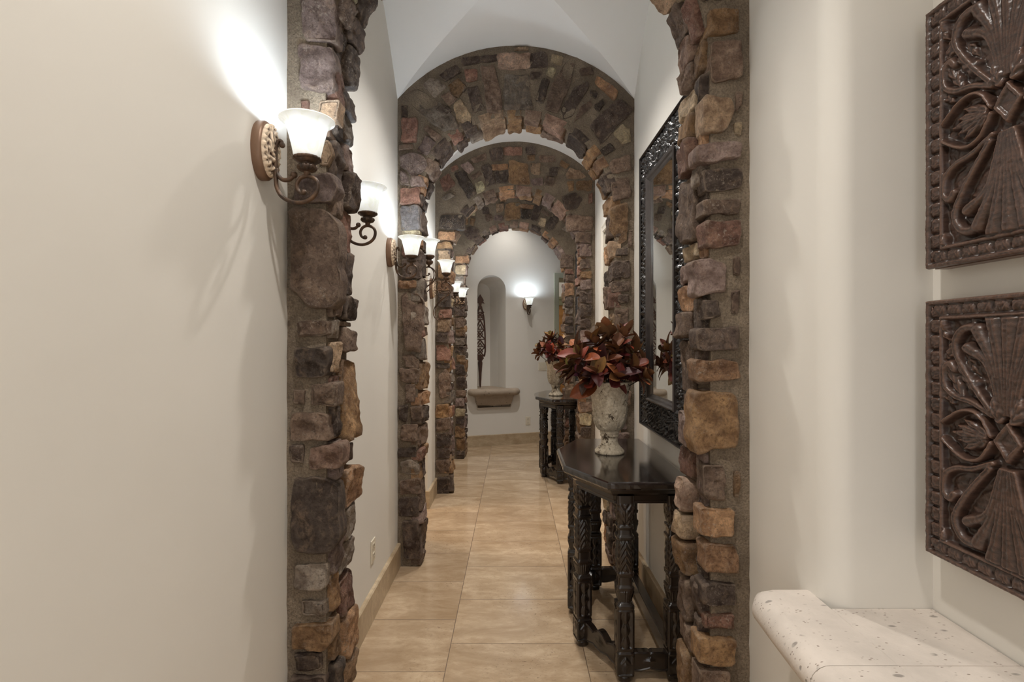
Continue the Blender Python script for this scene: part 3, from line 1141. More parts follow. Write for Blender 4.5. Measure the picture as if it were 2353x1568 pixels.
    if sil:
        for (lst, side) in sil:
            for n_, (ya, yb, X) in enumerate(lst):
                sc = FPX / (Y0 + TH * .85)
                z0, z1 = CH + (785 - yb) / sc, CH + (785 - ya) / sc
                if z1 < 0.02:
                    continue
                z0 = max(z0, .004)
                xm = abs((X - 1180) / sc + CX)
                zm = (z0 + z1) / 2
                # clearance of mortar line at that height
                if zm > zc:
                    a0 = math.asin(min(.98, max(0, (z0 - zc) / rm)))
                    a1 = math.asin(min(.98, (z1 - zc) / rm))
                    s0, s1 = L1 + rm * a0, L1 + rm * a1
                    xr = rm * cos((a0 + a1) / 2)
                    h = (xr - xm) * cos((a0 + a1) / 2)
                else:
                    s0, s1 = z0, z1
                    h = rm - xm
                h = min(.075, max(.016, h))
                if side > 0:
                    s0, s1 = LT - s1, LT - s0
                d0 = rnd.uniform(.07, .11)
                col = pcol(rnd.choice(keys if side < 0 else ['br', 'tn', 'mv', 'or_', 'br', 'pk', 'go', 'rd']), rnd)
                j = [rnd.uniform(-.005, .005) for _ in range(4)]
                add_stone(b, [(s0 + j[0], d0), (s1 + j[1], d0 + rnd.uniform(-.02, .02)), (s1 + j[2], TH + .008), (s0 + j[3], TH + .008)], fs_, h, col, rnd, .04)
        # front column of jamb stones
        for side in (-1, 1):
            z = .01
            while z < zc + .62:
                hg = rnd.uniform(.06, .15)
                s0, s1 = z, z + hg
                if side > 0:
                    s0, s1 = LT - s1, LT - s0
                add_stone(b, [(s0, .012), (s1, .012 + rnd.uniform(0, .01)), (s1, rnd.uniform(.06, .095)), (s0, rnd.uniform(.06, .095))], fs_, rnd.uniform(.012, .034), pcol(rnd.choice(keys), rnd), rnd, .04)
                z += hg + rnd.uniform(.008, .02)
    else:
        s = .008
        while s < LT - .05:
            hg = min(rnd.uniform(.065, .17), LT - s - .004)
            up = L1 < s < LT - L1
            hh = rnd.uniform(.014, .034)
            c = pcol(rnd.choice(keys + (['mv', 'pk', 'tn'] if up else [])), rnd)
            r = rnd.random()
            if r < .45:
                add_stone(b, [(s, -.004), (s + hg, .0), (s + hg, TH + .004), (s, TH + .002)], fs_, hh, c, rnd, .04)
            else:
                m = rnd.uniform(.07, .13)
                add_stone(b, [(s, -.004), (s + hg * .9, -.002), (s + hg * .9, m - .008), (s + .004, m - .004)], fs_, hh, c, rnd, .04)
                o = rnd.uniform(-.02, .02)
                add_stone(b, [(s + o + .01, m + .006), (s + hg + o, m + .006), (s + hg + o, TH + .006), (s + .01 + o, TH + .004)], fs_, rnd.uniform(.014, .036), pcol(rnd.choice(keys), rnd), rnd, .04)
            s += hg + rnd.uniform(.008, .018)
    b.build('stonework', M_STONE, root, usecol=True, fix=False)
    return root


make_arch(0, ARCH[0], 2.30, .605, A1L + A1R, 'rough brown fieldstone arch nearest the camera, its two tall piers framing the passage', [(SIL1L, -1), (SIL1R, 1)], 1, ztop=3.3)
make_arch(1, ARCH[1], 2.208, .605, A2, 'fieldstone arch second from the camera, its whole curved top in view above the corridor', None, 2)
make_arch(2, ARCH[2], 2.200, .605, A3, 'fieldstone arch third from the camera, seen under the largest curved arch', None, 5)
make_arch(3, ARCH[3], 2.195, .605, A4, 'farthest and smallest looking fieldstone arch, directly before the end wall with the niche', None, 8)

# ------------------------------------------------------------ sconces


def px_sc(p):
    """trace point of the near sconce -> (distance from wall, height above arm axis)"""
    return (.136 + (p[0] - 605) / 3316, (785 - (220 + p[1] / 4.125)) / 804 + CH)


def spline(pts, n=60):
    P = [Vector((p[0], p[1], 0)) for p in pts]
    P = [P[0] * 2 - P[1]] + P + [P[-1] * 2 - P[-2]]
    out = []
    m = len(P) - 3
    for k in range(n + 1):
        t = k / n * m
        i = min(int(t), m - 1)
        f = t - i
        a, b_, c, d = P[i:i + 4]
        out.append(.5 * ((2 * b_) + (c - a) * f + (2 * a - 5 * b_ + 4 * c - d) * f * f + (3 * b_ - a - 3 * c + d) * f ** 3))
    return out


def strap(b, pts, w=.0074, t=.0042, n=70, taper=0.35):
    """scrolled iron strap in the plane y=0 (x out of the wall, z up), ball at tip(s)"""
    S = spline(pts, n)
    rs = [w * (1 - taper * (abs(2 * k / n - 1)) ** 3) for k in range(n + 1)]
    b.tube([(p.x, 0, p.y) for p in S], rs, 10, flat=(1.0, .8))
    return S


def shade_prof():
    return [(.034, 0), (.037, .006), (.0395, .018), (.0435, .037), (.048, .056), (.0525, .073), (.0555, .085), (.060, .093), (.067, .099), (.0745, .103), (.0760, .1045)]


def make_sconce(name, label, kind='scroll'):
    root = thing(name, label, 'wall light')
    # local: x out of the wall, z up (absolute height kept), y along the wall
    zc_pl = 1.955 if kind == 'scroll' else 1.87
    hx, hz = (.052, .083) if kind == 'scroll' else (.05, .088)
    ax = .136 if kind == 'scroll' else .140
    zs = 1.936 if kind == 'scroll' else 2.006          # bottom of the shade
    # backplate
    b = MB()
    P = []
    for (k, x) in ((1.0, .0), (1.02, .003), (1.02, .020), (.97, .026), (.84, .030), (.80, .031), (0.02, .031)):
        P.append([(x, hx * k * cos(a), zc_pl + hz * k * sin(a)) for a in np.linspace(0, 2 * pi, 49)[:-1]])
    b.grid(P, closed_v=True)
    pl = b.build('backplate', M_PLATE, root)
    b = MB()
    P = []
    for i, k in enumerate(np.linspace(.90, .02, 22)):
        row = []
        for a in np.linspace(0, 2 * pi, 97)[:-1]:
            h = .034 + .012 * (1 - k * k)
            if k > .82:
                h += .004 * (1 if int(a / (2 * pi) * 48) % 2 else -.4)
            else:
                h += .006 * noise.noise(Vector((k * 7 * cos(a), k * 7 * sin(a), 3))) + .005 * abs(sin(4 * a + 9 * k)) * (1 - abs(2 * k - .9))
            row.append((h, hx * k * cos(a), zc_pl + hz * k * sin(a)))
        P.append(row)
    b.grid([[(.028, p[1] * 1.01, zc_pl + (p[2] - zc_pl) * 1.01) for p in P[0]]] + P, closed_v=True)
    b.build('medallion', M_MEDAL, pl, fix=False)
    # arm
    b = MB()
    if kind == 'scroll':
        tr = lambda L: [px_sc(p) for p in L]
        main = tr([(368, 468), (366, 440), (345, 425), (320, 450), (305, 520), (305, 640), (308, 780), (318, 870), (360, 950), (440, 1000), (540, 1015), (630, 985), (690, 925), (707, 850), (680, 790), (610, 762), (545, 780), (508, 840), (520, 900), (560, 928), (572, 916)])
        S = strap(b, main, n=120, taper=.25)
        b.sphere((S[0].x, 0, S[0].y), .0085, 12)
        b.sphere((S[-1].x, 0, S[-1].y), .0088, 12)
        br = tr([(318, 690), (328, 750), (370, 795), (430, 797), (468, 770), (480, 750)])
        S = strap(b, br, n=40)
        b.sphere((S[-1].x, 0, S[-1].y), .010, 12)
        z_at = px_sc((300, 560))[1]
        b.tube([(.028, 0, z_at), (px_sc((305, 560))[0], 0, z_at)], .008, 12)
        ztop_sc = px_sc((610, 750))[1]
    else:
        X0, Y0_, S_ = 868, 720, 6.03 * 264    # traced from the second model

        def tr(L):
            return [(.140 + (p[0] - 868) / S_, CH + (785 - (500 + p[1] / 6.03)) / 264) for p in L]
        for off in (0, 14):
            main = tr([(835, 965), (800 + off, 965), (815, 915), (868, 895 + off * .3), (925 - off, 930), (945 - off * 1.6, 1000), (900 - off, 1075), (800 + off * .4, 1140 + off), (720 + off, 1230), (692 + off * 1.4, 1320), (715 + off, 1395 - off), (770, 1425 - off), (820, 1400 - off), (822, 1358), (795, 1345)])
            S = strap(b, main, .0056 if off == 0 else .0044, n=120, taper=.2)
        b.sphere((S[-1].x, 0, S[-1].y), .0085, 12)
        S = strap(b, tr([(740, 890), (722, 870), (745, 838), (785, 850), (808, 900), (805, 950), (825, 985), (862, 990), (870, 972)]), .0048, n=60)
        b.sphere((S[0].x, 0, S[0].y), .0082, 12)
        b.sphere((S[-1].x, 0, S[-1].y), .0082, 12)
        S = strap(b, tr([(740, 1080), (728, 1050), (735, 1005), (770, 980), (800, 990), (802, 1025), (785, 1035)]), .0048, n=50)
        b.sphere((S[-1].x, 0, S[-1].y), .0080, 12)
        S = strap(b, tr([(745, 1010), (780, 1045), (860, 1050), (915, 1035)]), .0046, n=30)
        for q in ((800, 1110), (860, 1150)):
            m = tr([q])[0]
            b.tube([(m[0] - .008, 0, m[1] - .012), (m[0] + .018, 0, m[1] + .012)], .0035, 8)
        zj = tr([(735, 1010)])[0]
        b.tube([(.028, 0, zj[1]), (zj[0], 0, zj[1])], .008, 12)
        ztop_sc = tr([(868, 893)])[0][1]
    b.build('arm', M_BRONZE, root)
    # holder
    b = MB()
    h0 = ztop_sc
    dz = zs - h0
    b.lathe([(.001, h0 - .006), (.009, h0 - .004), (.0095, h0 + dz * .14), (.011, h0 + dz * .2)], 24, (ax, 0, 0))
    b.lathe([(.010, h0 + dz * .16), (.022, h0 + dz * .24), (.0275, h0 + dz * .38), (.026, h0 + dz * .52), (.017, h0 + dz * .60), (.019, h0 + dz * .66), (.030, h0 + dz * .74), (.033, h0 + dz * .84)], 64, (ax, 0, 0), disp=lambda a, z, r: .0022 * (abs(sin(7 * a)) - .5) * (1 if z < h0 + dz * .55 else 0))
    b.lathe([(.032, h0 + dz * .82), (.0375, h0 + dz * .86), (.0380, h0 + dz * .98), (.034, h0 + dz * 1.02), (.012, h0 + dz * 1.0)], 72, (ax, 0, 0), disp=lambda a, z, r: .0012 * (1 if int(a / (2 * pi) * 36) % 2 else -1) if r > .036 else 0)
    b.build('shade_holder', M_BRONZE, root)
    # shade: real glass thickness
    b = MB()
    sp = [(r, zs + z) for r, z in shade_prof()]
    inn = [(r - .0032, z + (.0004 if i else .001)) for i, (r, z) in enumerate(sp)][::-1]
    b.lathe(sp + [(.0755, zs + .1070), (.0725, zs + .1060)] + inn[1:], 72, (ax, 0, 0))
    b.build('shade', M_SHADE, root)
    b = MB()
    b.lathe([(.001, zs + .001), (.010, zs + .002), (.011, zs + .02), (.018, zs + .036), (.021, zs + .050), (.016, zs + .064), (.001, zs + .070)], 20, (ax, 0, 0))
    b.build('bulb', M_BULB, root)
    ld = bpy.data.lights.new('sconce_light', 'POINT')
    ld.energy = P_SCONCE
    ld.color = C_SCONCE
    ld.shadow_soft_size = .038
    lo = bpy.data.objects.new('sconce_light', ld)
    COL.objects.link(lo)
    lo.location = (ax, 0, zs + .078)
    lo.parent = root
    return root


sc0 = make_sconce('wall_sconce', 'bronze scroll wall sconce on the foreground wall left of the nearest stone pier')
sc0.location = (-HW, 1.456, 0)
GS = 'bronze wall sconces with alabaster shades'
sc0['group'] = GS
for (y, dzz, lab) in ((2.06, -.005, 'lit sconce half hidden behind the nearest left stone pier'),
                 (2.945, -.03, 'small bronze scroll sconce just in front of the second left stone pier'),
                 (5.15, -.03, 'lit sconce just beyond the third left stone pier, second farthest on the left wall'),
                 (5.86, -.02, 'lit sconce in front of the last left stone pier, farthest on the left wall')):
    dup(sc0, (-HW, y, dzz), 0, lab, GS)
# on the end wall, to the right of the niche
p = endp(end_u(1209), 0, 0)
dup(sc0, (p[0], p[1], -.03), EA - pi / 2, 'single lit sconce on the end wall right of the arched niche')
scb = make_sconce('wall_sconce', 'lit double-strap scroll sconce before the third left pier, its long lower curl visible', 'double')
scb.location = (-HW, 4.43, 0)
scb['group'] = GS
dup(scb, (-HW, 3.53, 0), 0, 'double-strap sconce partly behind the second left pier, overlapped by a small scroll sconce')

# ------------------------------------------------------------ unseen downlights added to light the scene (every bay crown and the halls)


def fill_can(x, y, z, label, power=P_FILL, color=C_FILL, angle=115, sz=.05):
    r = thing('fill_downlight', label, 'ceiling light', (x, y, z), 0, 'unseen downlights added to light the scene')
    b = MB()
    b.lathe([(.052, -.002), (.072, -.004), (.075, .001), (.06, .02), (.052, .02), (.052, -.002)], 40)
    b.build('trim_ring', M_FILL_RIM, r)
    b = MB()
    b.lathe([(.001, .006), (.052, .006)], 32)
    b.build('lens', M_FILL_LENS, r)
    ld = bpy.data.lights.new('fill_spot', 'SPOT')
    ld.energy = power
    ld.color = color
    ld.spot_size = radians(angle)
    ld.spot_blend = .8
    ld.shadow_soft_size = sz
    lo = bpy.data.objects.new('fill_spot', ld)
    COL.objects.link(lo)
    lo.location = (0, 0, -.015)
    lo.parent = r
    return r


for i, (y0, y1) in enumerate(BAYS):
    fill_can(0, (y0 + y1) / 2, zb(0) - .004, 'unseen downlight added in the crown of the %s vaulted bay' % ('first', 'second', 'third')[i], P_FILL * 7.5)
fill_can(-.05, .75, 3.215, 'unseen downlight added in the entry ceiling over the foreground floor', P_FILL * 7)
fill_can(.35, -.9, 3.215, 'unseen downlight added in the entry ceiling behind the camera', P_FILL * 7)
fill_can(.0, 6.62, 3.315, 'unseen downlight added in the far hall ceiling before the end wall', P_FILL * 2)
fill_can(1.7, 9.0, 3.315, 'unseen downlight added over the armoire in the far room', P_FILL * 7, (1, .95, .85))
fill_can(-1.7, 4.1, 2.745, 'unseen downlight in the side room left of the corridor', P_SIDE * 2.5, C_SIDE, 150, .30)

# ------------------------------------------------------------ console tables
TABH = .842
TX = .725                    # wall edge of the top
T_OUT = [(.725, 2.045), (.362, 2.045), (.212, 2.325), (.215, 2.70), (.356, 2.985), (.725, 2.985)]


def inset(poly, d):
    n = len(poly)
    out = []
    P = [Vector(p) for p in poly]
    area = sum(P[i].x * P[(i + 1) % n].y - P[(i + 1) % n].x * P[i].y for i in range(n))
    sg = 1 if area > 0 else -1
    for i in range(n):
        a, c, e = P[i - 1], P[i], P[(i + 1) % n]
        n1 = Vector((-(c - a).y, (c - a).x)).normalized() * sg
        n2 = Vector((-(e - c).y, (e - c).x)).normalized() * sg
        bi = (n1 + n2)
        bi = bi / max(.2, bi.length_squared) * 2
        out.append(c + bi * d)
    return [(p.x, p.y) for p in out]


def leg_disp(z, a):
    """carving relief of a leg at height z and angle a"""
    q = (a / (pi / 2)) % 1.0 - .5       # -.5..5 across each face
    w = abs(q) * 2
    if .652 < z < .742:                  # acanthus capital
        t = (z - .652) / .09
        return .0055 * max(0, sin(pi * t * 1.15)) * (abs(sin(6 * q * pi + .0)) ** .7) - .001 + .003 * abs(sin(t * 9 - w * 5))
    if .462 < z < .590:                  # long leaves
        t = (z - .462) / .128
        return .0055 * abs(sin(t * 4.2 * pi + w * 5.5)) * (1 - w * .35) - .0015 + .002 * (1 if w < .12 else 0)
    if .335 < z < .382:                  # gadroons
        return .0045 * abs(sin(3.0 * q * 2 * pi))
    if .140 < z < .306:                  # panel with hanging flowers
        t = (z - .140) / .166
        if w > .74 or t < .05 or t > .95:
            return .0035
        base = -.003
        prof = max(0, 1 - (w / (.52 * abs(sin(t * 3.0 * pi)) + .14)) ** 2)
        return base + .0072 * prof
    if .038 < z < .118:                  # lozenge
        t = abs((z - .078) / .04)
        v = w * .9 + t
        return .0035 if w > .8 or t > .93 else (-.002 + .0065 * max(0, 1 - v / .85) + (.002 if .55 < v < .85 else 0))
    return 0


def make_leg(b):
    prof = [(0, .022, 3), (.004, .028, 2.4), (.022, .031, 2.4), (.030, .027, 4), (.031, .036, 9), (.037, .036, 9), (.038, .0345, 9), (.118, .0345, 9), (.120, .037, 9), (.127, .037, 9), (.129, .032, 9),
            (.136, .035, 9), (.140, .034, 9), (.306, .034, 9), (.310, .0365, 9), (.322, .0365, 9), (.326, .031, 6), (.334, .026, 4), (.345, .027, 3.5), (.372, .033, 4), (.384, .034, 8), (.388, .0365, 8), (.398, .0365, 8), (.402, .030, 7), (.438, .0285, 7), (.442, .034, 8), (.456, .036, 8), (.460, .031, 6),
            (.475, .031, 5), (.52, .0335, 5), (.575, .031, 5), (.590, .028, 6), (.594, .036, 8), (.606, .036, 8), (.610, .030, 7), (.634, .0275, 7), (.638, .034, 8), (.648, .034, 8), (.652, .027, 6), (.68, .030, 5), (.72, .035, 6), (.742, .036, 8), (.775, .036, 9)]
    zs = []
    for (a, c) in zip(prof[:-1], prof[1:]):
        m = max(1, int((c[0] - a[0]) / .004))
        for k in range(m):
            zs.append(a[0] + (c[0] - a[0]) * k / m)
    zs.append(prof[-1][0])
    zp = [p[0] for p in prof]
    P = []
    N = 64
    for z in zs:
        hw = interp(z, zp, [p[1] for p in prof])
        ex = interp(z, zp, [p[2] for p in prof])
        row = []
        for k in range(N):
            a = 2 * pi * k / N
            # superellipse
            ca, sa = cos(a), sin(a)
            r = hw / ((abs(ca) ** ex + abs(sa) ** ex) ** (1 / ex))
            r += leg_disp(z, a + pi / 4)
            row.append((r * ca, r * sa, z))
        P.append(row)
    b.grid(P, closed_v=True)
    b.add(P[0], [tuple(range(N))[::-1]])
    b.add(P[-1], [tuple(range(N))])


def make_table(label):
    root = thing('console_table', label, 'table', (.47, 2.515, 0))
    off = Vector((-.47, -2.515))

    def ring(poly, z):
        return [(p[0] + off.x, p[1] + off.y, z) for p in poly]
    # top: slab with a worn, eased edge
    b = MB()
    o = T_OUT
    lv = [(.030, TABH - .034), (.012, TABH - .034), (.004, TABH - .031), (0.0, TABH - .024), (.0, TABH - .010), (.004, TABH - .003), (.012, TABH), ]

    def fine(poly, m=24):
        out = []
        n = len(poly)
        for i in range(n):
            a, c = Vector(poly[i]), Vector(poly[(i + 1) % n])
            for k in range(m):
                out.append(tuple(a.lerp(c, k / m)))
        return out
    P = []
    for d, z in lv:
        f = fine(inset(o, d))
        row = []
        for (x, y) in f:
            nz = noise.noise(Vector((x * 60, y * 60, z * 40))) * .0014 if .005 < abs(z - TABH) else 0
            row.append((x + off.x + nz, y + off.y + nz, z))
        P.append(row)
    b.grid(P, closed_v=True, smooth=False)
    b.add(P[-1], [tuple(range(len(P[-1])))], None, False)
    b.add(P[0], [tuple(range(len(P[0])))[::-1]], None, False)
    b.build('table_top', M_TOP, root)
    # apron with mouldings
    b = MB()
    P = [ring(inset(o, d), z) for d, z in ((.028, TABH - .030), (.028, TABH - .040), (.036, TABH - .044), (.040, TABH - .056), (.052, TABH - .066), (.058, TABH - .070), (.060, TABH - .086), (.066, TABH - .094), (.066, TABH - .104), (.09, TABH - .104), (.09, TABH - .036))]
    b.grid(P, closed_v=True, smooth=False)
    b.build('apron', M_TABLE, root)
    legs = [(.655, 2.125, 0), (.447, 2.125, 0), (.306, 2.375, .2), (.306, 2.655, -.2), (.447, 2.905, 0), (.655, 2.905, 0)]
    lm = MB()
    make_leg(lm)
    first = None
    for (x, y, rz) in legs:
        if first is None:
            first = lm.build('leg', M_TABLE, root)
            L = first
        else:
            L = first.copy()
            COL.objects.link(L)
            L.parent = root
        L.location = (x + off.x, y + off.y, 0)
        L.rotation_euler = (0, 0, rz)
    # stretchers: wavy carved boards round the front, a plain rail along the wall
    for i in range(5):
        a, c = Vector(legs[i][:2]) + off, Vector(legs[i + 1][:2]) + off
        d = c - a
        Lh = d.length
        d.normalize()
        nn = Vector((-d.y, d.x))
        b = MB()
        N = 60
        rows = []
        for k in range(N + 1):
            t = k / N
            s = Lh * t
            cyc = 1 if Lh < .26 else 1.5
            top = .106 + .016 * abs(sin(2 * pi * t * cyc)) ** .8 * (1 if sin(2 * pi * t * cyc * 1.0) > -2 else 1) + .012 * math.exp(-((t - .5) / .12) ** 2)
            bot = .046 - .010 * abs(sin(2 * pi * t * cyc)) + .004
            q = a + d * s
            row = []
            for (w, z) in ((.014, bot), (.017, bot + .006)) + tuple((.014 + .004 * max(0, 1 - abs(u - .5) * 3 - abs(t - .5) * 7) * 1.5, bot + .01 + (top - bot - .02) * u) for u in np.linspace(0, 1, 7)) + ((.017, top - .006), (.014, top), (-.014, top), (-.017, top - .006), (-.014, (top + bot) / 2), (-.017, bot + .006), (-.014, bot)):
                p_ = q + nn * w
                row.append((p_.x, p_.y, z))
            rows.append(row)
        b.grid(rows, closed_v=True, smooth=False)
        b.build('stretcher', M_TABLE, root)
    b = MB()
    a, c = Vector(legs[5][:2]) + off, Vector(legs[0][:2]) + off
    b.bbox(((a.x + c.x) / 2, (a.y + c.y) / 2, .082), (.042, (a - c).length - .05, .075), .004)
    b.bbox(((a.x + c.x) / 2 - .021, (a.y + c.y) / 2, .122), (.012, (a - c).length - .05, .008), .002)
    b.build('rail', M_TABLE, root)
    return root


TSH = 2.93
tb = make_table('black-brown carved six-legged console table in the foreground under the near mirror')
tb['group'] = 'carved console tables along the right wall'
dup(tb, (tb.location.x, tb.location.y + TSH, 0), 0, 'small looking dark carved console table farther down the corridor by the third arch')

# ------------------------------------------------------------ urns
def make_urn(label):
    root = thing('urn_vase', label, 'vase', (.475, 2.600, TABH))
    prof = [(.0, 0), (.070, 0), (.0745, .004), (.0745, .012), (.070, .018), (.058, .030), (.046, .045), (.041, .062), (.0405, .078), (.041, .084), (.046, .087), (.047, .092), (.0445, .097), (.0455, .100), (.049, .104), (.050, .109), (.048, .113),
            (.056, .122), (.066, .136), (.074, .152), (.0795, .170), (.083, .190), (.0855, .215), (.088, .245), (.091, .275), (.0955, .305), (.101, .330), (.106, .345), (.1115, .354), (.113, .360), (.110, .366), (.104, .366), (.100, .352), (.090, .320), (.082, .27), (.03, .24), (.001, .24)]
    fine = []
    for (a, c) in zip(prof[:-1], prof[1:]):
        m = max(1, int(sqrt((a[0] - c[0]) ** 2 + (a[1] - c[1]) ** 2) / .004))
        for k in range(m):
            fine.append((a[0] + (c[0] - a[0]) * k / m, a[1] + (c[1] - a[1]) * k / m))
    fine.append(prof[-1])

    def disp(a, z, r):
        if r < .035:
            return 0
        d = .0012 * noise.noise(Vector((r * cos(a) * 60, r * sin(a) * 60, z * 60)))
        if .118 < z < .262 and r > .05:            # acanthus fans round the bowl
            t = (z - .118) / .144
            q = (a / (2 * pi) * 6) % 1 - .5
            w = abs(q) * 2
            edge = 1 - t * .95
            if w < edge + .12 * sin(t * 26):
                d += .0032 + .0036 * sin((t * 9 - w * 5) * 2 * pi) * (1 - w * .3)
        return d
    b = MB()
    b.lathe(fine, 144, disp=disp)
    b.build('urn_body', M_URN, root)
    return root


u1 = make_urn('weathered cream urn with flaking plaster standing on the foreground console table')
u1['group'] = 'urns on the console tables'
dup(u1, (.430, 5.36, TABH), .5, 'weathered urn on the farther console table, half behind the near leaf arrangement')

# ------------------------------------------------------------ magnolia leaf arrangements
LC = [(104, 50, 36), (122, 58, 38), (86, 46, 42), (142, 66, 42), (118, 66, 50), (160, 112, 66), (80, 46, 40), (156, 72, 42), (140, 98, 64), (100, 56, 52), (182, 134, 76), (112, 60, 46), (132, 80, 54)]


def add_leaf(b, base, d, up, L, Wd, col, rnd):
    d = d.normalized()
    s = d.cross(up)
    if s.length < .05:
        s = d.cross(Vector((1, .3, 0)))
    s.normalize()
    n = s.cross(d).normalized()
    rows = []
    bend = rnd.uniform(-.25, .55)
    tw = rnd.uniform(-.5, .5)
    cup = rnd.uniform(.15, .5)
    N = 9
    for i in range(N + 1):
        t = i / N
        w = Wd * (sin(pi * min(1, t ** .92)) ** .62)
        if i in (0, N):
            w = .0012
        c = base + d * (L * t) + n * (-bend * L * t * t) + n * 0
        an = tw * t
        ss = s * cos(an) + n * sin(an)
        nn_ = n * cos(an) - s * sin(an)
        row = []
        for u in (-1, -.6, -.2, 0, .2, .6, 1):
            q = c + ss * (w * u) + nn_ * (cup * w * (abs(u) ** 1.5) + (-.0012 if u == 0 else 0))
            if q.x > .165:      # the wall side of the spray is pressed flatter
                q.x = .165 + (q.x - .165) * .30
            row.append(q)
        rows.append(row)
    b.grid(rows, col=col)


def make_bouquet(label, seed):
    rnd = random.Random(seed)
    root = thing('leaf_arrangement', label, 'dried leaves', (0, 0, .24))
    heads = []
    # clusters as in the photo: (x across, y depth, z above table)
    spec = [(-.205, -.02, .43), (-.15, .07, .53), (-.13, -.08, .395), (-.075, .0, .575), (-.045, -.08, .47), (0.0, .06, .615), (.03, -.05, .54), (.075, .02, .60), (.10, -.09, .44), (.14, .03, .53), (.175, -.03, .46),
            (-.20, .09, .42), (.02, -.13, .40), (-.09, -.15, .42), (.09, .13, .50), (-.03, .15, .50), (.16, .12, .44), (-.11, .16, .46), (-.17, -.08, .50), (.05, -.02, .46), (-.02, 0, .43), (.17, -.11, .40)]
    for i, (x, y, z) in enumerate(spec):
        x = min(x, .16)
        tip = Vector((x, y, z - .24))
        b = MB()
        a = math.atan2(y, x)
        s0 = Vector((.05 * cos(a) * rnd.uniform(.5, 1.4), .05 * sin(a) * rnd.uniform(.5, 1.4), .003))
        mid = s0.lerp(tip, .5) + Vector((0, 0, .02)) - Vector((x, y, 0)) * .15
        pts = [s0, s0.lerp(mid, .5), mid, mid.lerp(tip, .5), tip]
        b.tube(pts, [.0032, .003, .0028, .0025, .002], 7)
        st = b.build('stem', M_STEM, root)
        b = MB()
        axis = (tip - mid).normalized()
        axis = (axis * .6 + Vector((x * 3.0, y * 3.0, .25))).normalized()
        nl = rnd.randint(11, 16)
        side = axis.orthogonal().normalized()
        for k in range(nl):
            an = k * 2.399 + rnd.uniform(-.3, .3)
            el = .35 + 1.35 * (k / nl) + rnd.uniform(-.15, .2)
            dr = Matrix.Rotation(an, 3, axis) @ (axis * cos(el) + side * sin(el))
            base = tip - axis * (.05 * k / nl)
            L = rnd.uniform(.06, .105)
            col = srgb(*[c * rnd.uniform(.72, 1.04) for c in rnd.choice(LC)])
            add_leaf(b, base, dr, axis + Vector((0, 0, .3)), L, L * rnd.uniform(.27, .37), col, rnd)
        b.build('leaf_cluster', M_LEAF, st, usecol=True, fix=False)
    # the large drooping leaf low on the left
    b = MB()
    b.tube([Vector((-.03, -.03, .0)), Vector((-.07, -.06, .09)), Vector((-.08, -.07, .115))], .0025, 7)
    st = b.build('stem', M_STEM, root)
    b = MB()
    add_leaf(b, Vector((-.075, -.07, .117)), Vector((-1, -.25, -.38)), Vector((.2, -1, .6)), .15, .043, srgb(126, 66, 32), rnd)
    add_leaf(b, Vector((-.075, -.065, .122)), Vector((-.8, -.6, .25)), Vector((.1, -.4, 1)), .10, .026, srgb(120, 50, 34), rnd)
    b.build('leaf_cluster', M_LEAF, st, usecol=True, fix=False)
    return root


bq = make_bouquet('large spray of russet and brown magnolia leaves standing in the foreground urn', 3)
bq['group'] = 'magnolia leaf sprays in the urns'
bq.location = (.475, 2.600, TABH + .24)
bq2 = dup(bq, (.430, 5.36, TABH + .24), 2.2, 'russet leaf spray in the farther urn, partly hidden behind the big near spray')

# ------------------------------------------------------------ mirrors


